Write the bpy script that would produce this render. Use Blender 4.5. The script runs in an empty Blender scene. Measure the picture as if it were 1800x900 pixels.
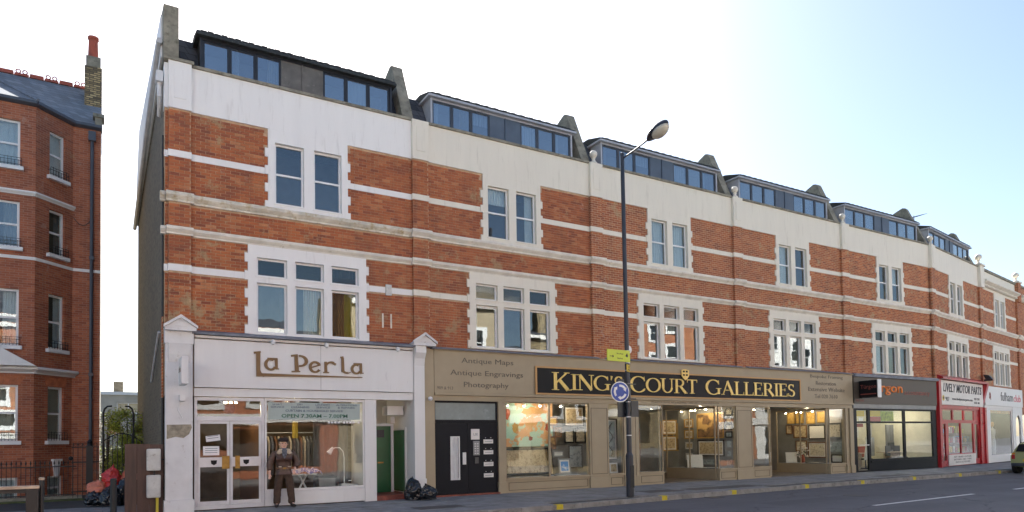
import bpy, bmesh, math, random
from mathutils import Vector, Matrix
random.seed(7)
R = random.Random(11)
rad = math.radians
scene = bpy.context.scene
C = scene.collection

# ------------------------------------------------------------------ camera
cam_d = bpy.data.cameras.new('camera')
cam = bpy.data.objects.new('camera', cam_d); C.objects.link(cam)
cr = Vector((0.86001171, -0.51003743, -0.01554592))
cu = Vector((-0.00425583, -0.03763417, 0.99928252))
cf = Vector((0.51025655, 0.85932851, 0.03453646))
m = Matrix.Identity(4)
for i in range(3):
    m[i][0] = cr[i]; m[i][1] = cu[i]; m[i][2] = -cf[i]
m[0][3], m[1][3], m[2][3] = 0.0, -18.0, 1.515
cam.matrix_world = m
cam_d.sensor_width = 36; cam_d.lens = 24.24
cam_d.shift_y = (736.05 - 450) / 1800
cam_d.clip_start = 0.05; cam_d.clip_end = 3000
scene.camera = cam

# ------------------------------------------------------------------ light
SUN_EL, SUN_AZ = 39.0, 16.0      # sun stands behind the terrace, seen from the street
world = bpy.data.worlds.new('World'); scene.world = world; world.use_nodes = True
wn = world.node_tree; wn.nodes.clear()
sky = wn.nodes.new('ShaderNodeTexSky'); sky.sky_type = 'NISHITA'; sky.sun_disc = False
sky.sun_elevation = rad(SUN_EL); sky.sun_rotation = rad(SUN_AZ)
sky.altitude = 0; sky.air_density = 1.0; sky.dust_density = 1.3; sky.ozone_density = 1.5
bg = wn.nodes.new('ShaderNodeBackground'); bg.inputs[1].default_value = 0.05
wo = wn.nodes.new('ShaderNodeOutputWorld')
wn.links.new(sky.outputs[0], bg.inputs[0]); wn.links.new(bg.outputs[0], wo.inputs[0])
sd = bpy.data.lights.new('sun', 'SUN'); sd.energy = 5.0; sd.angle = rad(0.6); sd.color = (1, .965, .91)
so = bpy.data.objects.new('sun', sd); C.objects.link(so)
tosun = Vector((math.sin(rad(SUN_AZ)) * math.cos(rad(SUN_EL)), math.cos(rad(SUN_AZ)) * math.cos(rad(SUN_EL)), math.sin(rad(SUN_EL))))
so.rotation_euler = tosun.to_track_quat('Z', 'Y').to_euler()
so.location = (0, 0, 40)
scene.view_settings.view_transform = 'Standard'; scene.view_settings.look = 'None'
scene.view_settings.exposure = 2.2; scene.view_settings.gamma = 1
scene.cycles.max_bounces = 8; scene.cycles.transparent_max_bounces = 12
scene.cycles.caustics_reflective = False; scene.cycles.caustics_refractive = False
scene.cycles.sample_clamp_indirect = 4

# ------------------------------------------------------------------ materials
def srgb(r, g, b):
    f = lambda c: (c / 255 / 12.92) if c / 255 <= .04045 else ((c / 255 + .055) / 1.055) ** 2.4
    return (f(r), f(g), f(b), 1)
class NT:
    def __init__(s, name):
        s.m = bpy.data.materials.new(name); s.m.use_nodes = True; s.t = s.m.node_tree; s.t.nodes.clear()
        s.out = s.n('ShaderNodeOutputMaterial')
    def n(s, typ, **kw):
        nd = s.t.nodes.new(typ)
        for k, v in kw.items(): setattr(nd, k, v)
        return nd
    def l(s, a, b): s.t.links.new(a, b)
    def math(s, op, a, b=None, c=None):
        nd = s.n('ShaderNodeMath', operation=op)
        for i, v in enumerate((a, b, c)):
            if v is None: continue
            if isinstance(v, (int, float)): nd.inputs[i].default_value = v
            else: s.l(v, nd.inputs[i])
        return nd.outputs[0]
    def noise(s, vec, scale, detail=4, rough=.55):
        nd = s.n('ShaderNodeTexNoise'); nd.inputs['Scale'].default_value = scale
        nd.inputs['Detail'].default_value = detail; nd.inputs['Roughness'].default_value = rough
        if vec is not None: s.l(vec, nd.inputs['Vector'])
        return nd.outputs['Fac']
    def ramp(s, fac, stops, const=False):
        nd = s.n('ShaderNodeValToRGB'); e = nd.color_ramp.elements
        if const: nd.color_ramp.interpolation = 'CONSTANT'
        while len(e) < len(stops): e.new(.5)
        for i, (p, c) in enumerate(stops):
            e[i].position = p; e[i].color = c if len(c) == 4 else (*c, 1)
        s.l(fac, nd.inputs[0]); return nd.outputs[0]
    def mix(s, fac, a, b, mode='MIX'):
        nd = s.n('ShaderNodeMix', data_type='RGBA', blend_type=mode)
        for i, v in ((0, fac), (6, a), (7, b)):
            if isinstance(v, (int, float)): nd.inputs[i].default_value = v
            elif isinstance(v, tuple): nd.inputs[i].default_value = v if len(v) == 4 else (*v, 1)
            else: s.l(v, nd.inputs[i])
        return nd.outputs[2]
    def bump(s, h, strength=.3, dist=.01):
        nd = s.n('ShaderNodeBump'); nd.inputs['Strength'].default_value = strength
        nd.inputs['Distance'].default_value = dist; s.l(h, nd.inputs['Height']); return nd.outputs[0]
    def bsdf(s, col, rough=.6, metal=0, normal=None, spec=.5):
        b = s.n('ShaderNodeBsdfPrincipled')
        for k, v in (('Base Color', col), ('Roughness', rough)):
            if isinstance(v, (int, float)): b.inputs[k].default_value = v
            elif isinstance(v, tuple): b.inputs[k].default_value = v if len(v) == 4 else (*v, 1)
            else: s.l(v, b.inputs[k])
        b.inputs['Metallic'].default_value = metal; b.inputs['Specular IOR Level'].default_value = spec
        if normal: s.l(normal, b.inputs['Normal'])
        s.l(b.outputs[0], s.out.inputs[0]); return b
    def pos(s): return s.n('ShaderNodeNewGeometry').outputs['Position']

def plain(name, col, rough=.6, var=.12, scale=2.5, metal=0, bump=.15, fine=60, dirt=None, dirt_amt=.5, spec=.5, streak=False):
    """paint / stone / metal: base colour, slow and fine variation, optional dirt colour in patches"""
    t = NT(name); p = t.pos(); c = col if len(col) == 4 else (*col, 1)
    if streak:
        mp = t.n('ShaderNodeMapping'); mp.inputs['Scale'].default_value = (3, 3, .35); t.l(p, mp.inputs[0]); pv = mp.outputs[0]
    else: pv = p
    n1 = t.noise(pv, scale, 5, .6); n2 = t.noise(p, fine, 3)
    lo = tuple(x * (1 - var * 1.6) for x in c[:3]); hi = tuple(min(1, x * (1 + var * 1.2)) for x in c[:3])
    col1 = t.ramp(n1, [(.3, lo), (.7, hi)])
    col1 = t.mix(t.math('MULTIPLY', n2, var), col1, tuple(x * .5 for x in c[:3]))
    if dirt:
        n3 = t.noise(pv, scale * 2.3, 7, .7)
        col1 = t.mix(t.ramp(n3, [(.62 - .2 * dirt_amt, (0, 0, 0)), (.78 - .15 * dirt_amt, (1, 1, 1))]), col1, dirt)
    rr = t.math('ADD', t.math('MULTIPLY', n1, .2), rough - .1)
    t.bsdf(col1, rr, metal, t.bump(n2, bump, .004) if bump else None, spec); return t.m

BR = [(0, (.24, .07, .038)), (.15, (.38, .108, .044)), (.5, (.49, .145, .050)), (.85, (.56, .185, .064)), (1, (.62, .28, .125))]
def weather(t, p, col, buff=(.50, .36, .19), amt=.5):
    """patches of stock brick, lime bloom and soot on the red brick"""
    n = t.noise(p, .55, 6, .72); n2 = t.noise(p, 3.0, 5, .7); n3 = t.noise(p, 14, 4, .6)
    k = t.math('ADD', t.math('MULTIPLY', n, .6), t.math('MULTIPLY', n2, .4))
    col = t.mix(t.ramp(k, [(.565 - .03 * amt, (0, 0, 0)), (.61 - .03 * amt, (1, 1, 1))]), col, t.mix(n3, tuple(x * .7 for x in buff), tuple(min(1, x * 1.25) for x in buff)))
    mp = t.n('ShaderNodeMapping'); mp.inputs['Scale'].default_value = (2.2, 2.2, .22); t.l(p, mp.inputs[0]); sn = t.noise(mp.outputs[0], 1.6, 5, .7)
    col = t.mix(t.math('MULTIPLY', t.ramp(sn, [(.52, (0, 0, 0)), (.7, (1, 1, 1))]), .45), col, (.13, .065, .045, 1))
    mb_ = t.n('ShaderNodeMapping'); mb_.inputs['Scale'].default_value = (.16, .16, .05); t.l(p, mb_.inputs[0]); bn = t.noise(mb_.outputs[0], 1.0, 1)
    col = t.mix(t.math('MULTIPLY', t.ramp(bn, [(.42, (0, 0, 0)), (.62, (1, 1, 1))]), .35), col, (.34, .12, .065, 1))
    bl = t.noise(p, 2.1, 7, .78); col = t.mix(t.math('MULTIPLY', t.ramp(bl, [(.60, (0, 0, 0)), (.66, (1, 1, 1))]), .4), col, (.60, .50, .42, 1))
    d = t.noise(p, .9, 6, .75)
    return t.mix(t.math('MULTIPLY', t.ramp(d, [(.47, (0, 0, 0)), (.7, (1, 1, 1))]), .6), col, (.17, .07, .04, 1))
def brick_tex(name, stops=BR, mortar=(.50, .34, .21), axis='sum', wear=.5, k=1.0, bw=.225, bh=.075, ms=.014, weathered=True, soot=None):
    t = NT(name); p = t.pos(); s = t.n('ShaderNodeSeparateXYZ'); t.l(p, s.inputs[0])
    u = t.math('ADD', s.outputs[0], s.outputs[1])
    if k != 1: u = t.math('MULTIPLY', u, k)
    cb = t.n('ShaderNodeCombineXYZ'); t.l(u, cb.inputs[0]); t.l(s.outputs[2], cb.inputs[1])
    b = t.n('ShaderNodeTexBrick'); t.l(cb.outputs[0], b.inputs['Vector'])
    b.inputs['Color1'].default_value = (0, 0, 0, 1); b.inputs['Color2'].default_value = (1, 1, 1, 1)
    b.inputs['Mortar'].default_value = (.5, .5, .5, 1); b.inputs['Scale'].default_value = 1
    b.inputs['Brick Width'].default_value = bw; b.inputs['Row Height'].default_value = bh
    b.inputs['Mortar Size'].default_value = ms * .5; b.inputs['Mortar Smooth'].default_value = .1
    c = t.ramp(b.outputs['Color'], stops)
    if weathered: c = weather(t, p, c, amt=wear)
    fn = t.noise(p, 70, 3)
    c = t.mix(t.math('MULTIPLY', fn, .35), c, (.1, .03, .02, 1) if weathered else tuple(x * .4 for x in stops[0][1]) + (1,))
    c = t.mix(b.outputs['Fac'], c, mortar)
    if soot:
        c = t.mix(t.math('MULTIPLY', t.noise(p, .5, 5), .7), c, soot)
    h = t.math('ADD', t.math('MULTIPLY', b.outputs['Fac'], -1), t.math('MULTIPLY', fn, .3))
    t.bsdf(c, .85, 0, t.bump(h, .6, .006)); return t.m
def brick_piece(name, stops=BR, wear=.5):
    t = NT(name); p = t.pos(); g = t.n('ShaderNodeNewGeometry'); oi = t.n('ShaderNodeObjectInfo')
    v = t.math('FRACT', t.math('ADD', g.outputs['Random Per Island'], oi.outputs['Random']))
    c = weather(t, p, t.ramp(v, stops), amt=wear); fn = t.noise(p, 70, 3)
    c = t.mix(t.math('MULTIPLY', fn, .35), c, (.1, .03, .02, 1))
    t.bsdf(c, .85, 0, t.bump(fn, .4, .004)); return t.m
def glass(name, tint, _, rough, base):
    t = NT(name); tr = t.n('ShaderNodeBsdfTransparent'); tr.inputs[0].default_value = (*tint, 1)
    gl = t.n('ShaderNodeBsdfGlossy'); gl.inputs['Roughness'].default_value = rough; gl.inputs[0].default_value = (1, 1, 1, 1)
    nz = t.noise(t.pos(), 1.3, 2); 
    oi = t.n('ShaderNodeObjectInfo'); wh = t.n('ShaderNodeTexWhiteNoise', noise_dimensions='1D'); t.l(oi.outputs['Random'], wh.inputs['W'])
    v1 = t.n('ShaderNodeVectorMath', operation='SUBTRACT'); t.l(wh.outputs['Color'], v1.inputs[0]); v1.inputs[1].default_value = (.5, .5, .5)
    v2 = t.n('ShaderNodeVectorMath', operation='SCALE'); t.l(v1.outputs[0], v2.inputs[0]); v2.inputs['Scale'].default_value = .05
    v3 = t.n('ShaderNodeVectorMath', operation='ADD'); t.l(t.bump(nz, .08, .02), v3.inputs[0]); t.l(v2.outputs[0], v3.inputs[1])
    v4 = t.n('ShaderNodeVectorMath', operation='NORMALIZE'); t.l(v3.outputs[0], v4.inputs[0]); t.l(v4.outputs[0], gl.inputs['Normal'])
    g = t.n('ShaderNodeNewGeometry'); dt = t.n('ShaderNodeVectorMath', operation='DOT_PRODUCT'); t.l(g.outputs['Normal'], dt.inputs[0]); t.l(g.outputs['Incoming'], dt.inputs[1])
    f0 = base; k = t.math('POWER', t.math('SUBTRACT', 1, t.math('ABSOLUTE', dt.outputs['Value'])), 5)
    f = t.math('ADD', t.math('MULTIPLY', k, 1 - f0), f0)
    mx = t.n('ShaderNodeMixShader'); t.l(f, mx.inputs[0]); t.l(tr.outputs[0], mx.inputs[1]); t.l(gl.outputs[0], mx.inputs[2])
    t.l(mx.outputs[0], t.out.inputs[0]); return t.m
def emit(name, col, s):
    t = NT(name); e = t.n('ShaderNodeEmission'); e.inputs[0].default_value = (*col, 1); e.inputs[1].default_value = s
    t.l(e.outputs[0], t.out.inputs[0]); return t.m
def art(name, paper, ink, scale=9, thr=.52, third=None):
    t = NT(name); tc = t.n('ShaderNodeTexCoord').outputs['Object']; oi = t.n('ShaderNodeObjectInfo')
    ad = t.n('ShaderNodeVectorMath', operation='ADD'); t.l(tc, ad.inputs[0])
    sc = t.n('ShaderNodeVectorMath', operation='SCALE'); sc.inputs[0].default_value = (37, 11, 23); t.l(oi.outputs['Random'], sc.inputs['Scale'])
    t.l(sc.outputs[0], ad.inputs[1]); v = ad.outputs[0]
    n = t.noise(v, scale, 8, .75); n0 = t.noise(v, scale * .3, 3)
    c = t.mix(t.ramp(n, [(thr - .05, (0, 0, 0)), (thr + .1, (1, 1, 1))]), paper, ink)
    if third: c = t.mix(t.ramp(n0, [(.5, (0, 0, 0)), (.56, (1, 1, 1))]), c, third)
    t.bsdf(c, .5); return t.m
def curtain_mat(name, col):
    t = NT(name); p = t.pos(); s = t.n('ShaderNodeSeparateXYZ'); t.l(p, s.inputs[0])
    w = t.noise(p, 5, 3); k = t.math('SINE', t.math('ADD', t.math('MULTIPLY', t.math('ADD', s.outputs[0], s.outputs[1]), 45), t.math('MULTIPLY', w, 6)))
    c = t.mix(t.math('MULTIPLY', w, .5), col, tuple(x * .6 for x in col))
    t.bsdf(c, .9, 0, t.bump(k, .5, .02)); return t.m

M = {}
M['brick_piece'] = brick_piece('red_brick_piece')
M['mortar'] = plain('lime_mortar', (.52, .36, .23), .9, .2, 6, fine=90, dirt=(.30, .20, .13), dirt_amt=.3)
M['brick'] = brick_tex('red_brickwork')
M['brick_left'] = brick_tex('deep_red_brickwork', [(0, (.32, .085, .042)), (.3, (.48, .135, .06)), (.7, (.56, .17, .075)), (1, (.64, .22, .10))], (.40, .22, .15), wear=-1.2)
M['brick_cant'] = brick_tex('deep_red_brickwork_canted', [(0, (.30, .08, .04)), (.3, (.45, .125, .055)), (.7, (.53, .16, .07)), (1, (.60, .205, .09))], (.38, .21, .14), wear=-1.2, k=.707)
M['stock'] = brick_tex('grey_stock_brickwork', [(0, (.11, .09, .06)), (.4, (.20, .165, .105)), (.8, (.27, .225, .145)), (1, (.16, .125, .085))], (.21, .185, .14), weathered=False, soot=(.12, .10, .075, 1))
M['stock_yellow'] = brick_tex('yellow_stock_brickwork', [(0, (.10, .08, .05)), (.35, (.33, .25, .12)), (.8, (.52, .40, .20)), (1, (.60, .48, .26))], (.09, .075, .055), weathered=False, ms=.03)
M['white'] = plain('white_masonry_paint', (.82, .815, .785), .6, .018, 1.2, fine=30, dirt=(.69, .68, .65), dirt_amt=.3, streak=True)
M['cream'] = plain('cream_masonry_paint', (.76, .72, .61), .6, .02, 1.2, fine=30, dirt=(.64, .60, .50), dirt_amt=.32, streak=True)
M['joinery'] = plain('white_window_paint', (.80, .81, .80), .4, .03, 4, bump=.05)
M['string'] = plain('weathered_stone_string', (.74, .70, .60), .75, .1, 3, fine=40, dirt=(.40, .34, .22), dirt_amt=.1)
M['string_worn'] = plain('peeling_stone_string', (.70, .66, .55), .8, .2, 2.2, fine=25, dirt=(.40, .30, .13), dirt_amt=.6, bump=.8)
M['stone'] = plain('grey_coping_stone', (.27, .255, .20), .85, .28, 3, fine=50, dirt=(.11, .105, .075), dirt_amt=.55, bump=.5)
M['peel'] = plain('peeling_white_paint', (.74, .74, .73), .65, .06, 2, fine=35, dirt=(.33, .30, .23), dirt_amt=.12, bump=.3)
M['shopwhite'] = plain('white_shop_paint', (.755, .76, .745), .45, .02, 1.4, fine=40, dirt=(.55, .54, .54), dirt_amt=.02, streak=True)
M['alu'] = plain('brushed_aluminium', (.62, .64, .66), .4, .06, 4, metal=.15)
M['silver'] = plain('silver_plate', (.62, .63, .65), .35, .06, 4, metal=.25)
M['lead'] = plain('lead_flashing', (.19, .21, .25), .6, .25, 2.5, dirt=(.34, .36, .38), dirt_amt=.2)
M['zinc'] = plain('blue_grey_zinc', (.085, .115, .16), .45, .12, 2)
M['taupe_zinc'] = plain('taupe_lead_panel', (.13, .125, .115), .6, .2, 3, dirt=(.2, .19, .17), dirt_amt=.2)
M['darkframe'] = plain('black_window_frame', (.018, .02, .026), .4, .1)
M['greyframe'] = plain('grey_window_frame', (.045, .055, .075), .4, .1)
M['paleedge'] = plain('pale_grey_gutter', (.38, .41, .46), .4, .1)
M['roofdark'] = plain('dark_roof_felt', (.028, .034, .036), .75, .4, 5, dirt=(.10, .12, .12), dirt_amt=.35, bump=.6)
M['slate'] = brick_tex('mansard_slates', [(0, (.035, .042, .055)), (.5, (.055, .065, .085)), (1, (.09, .10, .12))], (.015, .017, .02), bw=.25, bh=.2, ms=.014, weathered=False)
M['slate_left'] = brick_tex('blue_grey_roof_slates', [(0, (.14, .16, .20)), (.5, (.20, .23, .29)), (1, (.30, .33, .38))], (.06, .07, .09), bw=.25, bh=.16, ms=.014, weathered=False, soot=(.2, .21, .2, 1))
M['khaki'] = plain('khaki_shop_paint', srgb(166, 152, 125), .5, .05, 1.5, fine=40, bump=.08)
M['khaki_dark'] = plain('khaki_groove', srgb(96, 84, 64), .6, .1)
M['khaki_text'] = plain('grey_cut_lettering', srgb(98, 92, 80), .6, .05)
M['blackpaint'] = plain('black_gloss_paint', (.008, .009, .012), .45, .1, spec=.2)
M['navydoor'] = plain('blue_black_door', (.008, .009, .014), .5, .1, spec=.2)
M['gold'] = plain('gold_leaf', srgb(226, 196, 112), .35, .08, 8, metal=.15)
M['goldtrim'] = plain('ochre_moulding', srgb(196, 152, 96), .5, .06)
M['bronze'] = plain('bronze_letters', srgb(112, 88, 56), .4, .1, 6, metal=.3)
M['brass'] = plain('brass_plate', srgb(150, 120, 60), .35, .2, 8, metal=.6)
M['green'] = plain('green_door_paint', (.012, .115, .035), .3, .1)
M['terracotta'] = plain('terracotta', (.42, .10, .06), .8, .2, 5)
M['redtile'] = plain('quarry_tile', (.25, .07, .045), .6, .3, 5)
M['gauged'] = plain('orange_gauged_brick', (.50, .17, .08), .85, .2, 6)
M['shopred'] = plain('red_gloss_paint', (.44, .022, .03), .3, .1)
M['turgon'] = plain('grey_brown_fascia', (.085, .068, .050), .5, .08)
M['orange'] = plain('orange_letters', (.85, .22, .02), .4, .05)
M['redletter'] = plain('dull_red_letters', (.30, .07, .05), .5, .05)
M['redpink'] = plain('pink_red_letters', (.62, .03, .08), .4, .05)
M['blackletter'] = plain('black_letters', (.02, .02, .022), .5, .05)
M['greyletter'] = plain('dark_grey_letters', (.07, .07, .07), .5, .05)
M['greenletter'] = plain('green_letters', (.02, .14, .07), .5, .05)
M['blueletter'] = plain('blue_grey_letters', (.12, .15, .2), .5, .05)
M['signwhite'] = plain('white_sign_board', (.74, .72, .68), .4, .04)
def asphalt_mat():
    t = NT('worn_asphalt'); p = t.pos(); a = t.noise(p, .45, 5, .6); g = t.noise(p, 150, 3); w = t.noise(p, 3, 4)
    c = t.ramp(a, [(.3, (.098, .10, .112)), (.7, (.145, .148, .160))]); c = t.mix(t.math('MULTIPLY', g, .5), c, (.06, .062, .07, 1))
    c = t.mix(t.ramp(t.noise(p, 6, 6, .8), [(.60, (0, 0, 0)), (.68, (1, 1, 1))]), c, (.20, .20, .20, 1))
    sx = t.n('ShaderNodeMapping'); sx.inputs['Scale'].default_value = (.08, 1.1, 1); t.l(p, sx.inputs[0])
    c = t.mix(t.math('MULTIPLY', t.ramp(t.noise(sx.outputs[0], 1.2, 3), [(.45, (0, 0, 0)), (.65, (1, 1, 1))]), .4), c, (.075, .078, .088, 1))
    ad = t.n('ShaderNodeVectorMath', operation='ADD'); t.l(p, ad.inputs[0]); wv = t.n('ShaderNodeVectorMath', operation='SCALE'); cb = t.n('ShaderNodeCombineXYZ'); t.l(w, cb.inputs[0]); t.l(a, cb.inputs[1]); t.l(cb.outputs[0], wv.inputs[0]); wv.inputs['Scale'].default_value = .8; t.l(wv.outputs[0], ad.inputs[1])
    vo = t.n('ShaderNodeTexVoronoi', feature='DISTANCE_TO_EDGE'); vo.inputs['Scale'].default_value = .42; t.l(ad.outputs[0], vo.inputs['Vector'])
    cr = t.math('MULTIPLY', t.math('LESS_THAN', vo.outputs['Distance'], .012), t.math('GREATER_THAN', a, .5))
    c = t.mix(t.math('MULTIPLY', cr, .6), c, (.035, .035, .04, 1))
    t.bsdf(c, .82, 0, t.bump(g, .8, .004)); return t.m
M['asphalt'] = asphalt_mat()
M['paving'] = plain('grey_paving_slab', (.24, .245, .25), .85, .24, 1.9, fine=80, bump=.3, dirt=(.15, .15, .155), dirt_amt=.35)
M['joint'] = plain('paving_bed', (.06, .06, .058), .95, .2)
M['kerb'] = plain('granite_kerb', (.28, .275, .26), .8, .2, 3, fine=110, dirt=(.11, .105, .10), dirt_amt=.4)
M['yellowline'] = plain('yellow_road_paint', (.62, .50, .03), .7, .15, 8)
M['whiteline'] = plain('white_road_paint', (.68, .68, .66), .7, .12, 5, dirt=(.25, .25, .25), dirt_amt=.1)
M['iron'] = plain('black_iron', (.012, .013, .014), .5, .2, 6)
M['lampcol'] = plain('lamp_column_paint', (.025, .03, .042), .35, .15, 3)
M['steel'] = plain('galvanised_strap', (.6, .62, .64), .35, .1, metal=.5)
M['wood'] = plain('pale_worn_timber', (.42, .34, .26), .7, .2, 8)
M['brownboard'] = plain('brown_fence_board', (.105, .058, .042), .6, .25, 3, streak=True)
M['meter'] = plain('off_white_meter_box', (.60, .60, .56), .5, .08, 5, dirt=(.22, .19, .14), dirt_amt=.25)
M['pipe_yellow'] = plain('yellow_conduit', (.62, .50, .04), .5, .1)
M['pipe'] = plain('grey_drainpipe', (.07, .08, .10), .4, .1)
M['pipe_w'] = plain('white_drainpipe', (.65, .66, .66), .4, .1)
M['cable'] = plain('black_cable', (.02, .02, .02), .5, .1)
M['bag_black'] = plain('black_bin_bag', (.014, .016, .02), .22, .3, 8, bump=.9, fine=18, spec=.6)
M['bag_red'] = plain('red_plastic_sack', (.60, .05, .045), .32, .15, 8, bump=.7, fine=18)
M['bag_orange'] = plain('orange_plastic_sack', (.70, .22, .13), .32, .15, 8, bump=.7, fine=18)
M['yellowgreen'] = plain('yellow_green_sign', (.56, .66, .05), .4, .04)
M['signyellow'] = plain('yellow_sign', (.66, .46, .02), .4, .04)
M['signblue'] = plain('blue_sign', (.015, .06, .36), .35, .04)
M['purewhite'] = plain('white_sign_print', (.80, .80, .80), .45, .02)
M['lens'] = plain('pale_lamp_lens', (.55, .52, .42), .3, .1)
M['glass'] = glass('window_glass', (.86, .91, .91), 1, 0, .10)
M['glass_shop'] = glass('shop_glass', (.95, .97, .965), 1, 0, .035)
M['glass_attic'] = glass('attic_glass', (.62, .70, .76), 1, 0, .28)
M['glass_leaded'] = glass('leaded_glass', (.55, .60, .58), 1, .08, .07)
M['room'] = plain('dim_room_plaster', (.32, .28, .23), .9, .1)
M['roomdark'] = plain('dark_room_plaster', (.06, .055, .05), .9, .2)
M['roomfloor'] = plain('shop_floor', (.15, .12, .09), .6, .2)
M['curtain'] = curtain_mat('cream_curtain', (.58, .50, .38))
M['curtain_w'] = curtain_mat('white_net_curtain', (.68, .70, .70))
M['curtain_y'] = curtain_mat('mustard_curtain', (.62, .42, .06))
M['curtain_o'] = curtain_mat('orange_brown_curtain', (.42, .19, .06))
M['curtain_g'] = curtain_mat('grey_curtain', (.16, .16, .16))
M['banner'] = plain('pale_green_banner', (.40, .48, .45), .5, .05)
M['frame_gold'] = plain('gilt_picture_frame', (.48, .30, .09), .4, .15, metal=.3)
M['frame_black'] = plain('black_picture_frame', (.02, .018, .016), .35, .1)
M['frame_wood'] = plain('brown_picture_frame', (.20, .10, .05), .4, .15)
M['frame_grey'] = plain('grey_picture_frame', (.25, .26, .26), .4, .1)
M['art_tan'] = art('sepia_engraving', (.56, .45, .27), (.22, .15, .08))
M['art_cream'] = art('pale_engraving', (.66, .60, .45), (.25, .22, .17), 14, .55)
M['art_dark'] = art('dark_painting', (.20, .11, .05), (.06, .035, .02), 5, .5, (.45, .28, .10))
M['art_blue'] = art('blue_print', (.10, .32, .70), (.75, .85, .9), 4, .58)
M['art_white'] = art('white_print', (.74, .73, .68), (.2, .2, .2), 8, .66)
M['art_grey'] = art('grey_print', (.36, .42, .42), (.12, .14, .15), 7, .55)
M['art_gold'] = art('golden_print', (.62, .40, .10), (.30, .16, .04), 7, .55)
M['map'] = art('world_map_print', (.34, .56, .48), (.42, .45, .30), 8, .62, (.62, .33, .14))
M['bulb'] = emit('lit_bulb', (1, .78, .48), 30)
M['tube'] = emit('lit_tube', (1, .95, .82), 12)
M['leaf_y'] = plain('yellow_green_leaves', (.42, .48, .07), .6, .3, 6)
M['leaf_g'] = plain('green_leaves', (.16, .22, .05), .6, .3, 6)
M['blossom'] = plain('white_blossom', (.75, .68, .62), .6, .1)
M['twig'] = plain('twig_bark', (.10, .07, .05), .9, .2)
M['farwall'] = plain('pale_brown_far_brick', (.50, .46, .38), .9, .12, 1)
M['skin'] = plain('skin', (.80, .50, .38), .5, .08, 20, bump=0)
M['leather'] = plain('brown_leather', (.095, .052, .036), .42, .3, 14, bump=.6, fine=40)
M['trouser'] = plain('brown_corduroy', (.075, .045, .028), .8, .25, 12, bump=.4)
M['fleece'] = plain('cream_fleece', (.62, .52, .38), .95, .15, 40, bump=.8)
M['scarf'] = plain('blue_grey_scarf', (.16, .17, .20), .9, .5, 25, bump=.4)
M['capm'] = plain('dark_brown_cap', (.035, .022, .02), .85, .25, 20)
M['hair'] = plain('grey_hair', (.25, .23, .21), .8, .2)
M['boot'] = plain('dark_boot_leather', (.02, .014, .012), .4, .2)
M['eye'] = plain('dark_eye', (.03, .02, .02), .3, 0)
M['lip'] = plain('lip', (.42, .17, .14), .5, 0)
M['carpaint'] = plain('pale_green_car_paint', (.36, .40, .20), .22, .03, spec=.7)
M['tyre'] = plain('tyre_rubber', (.015, .015, .016), .8, .2)
M['carlamp'] = plain('amber_lamp', (.75, .28, .03), .2, .05)
M['grass'] = plain('mossy_verge', (.09, .11, .04), .95, .4, 8)

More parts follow.
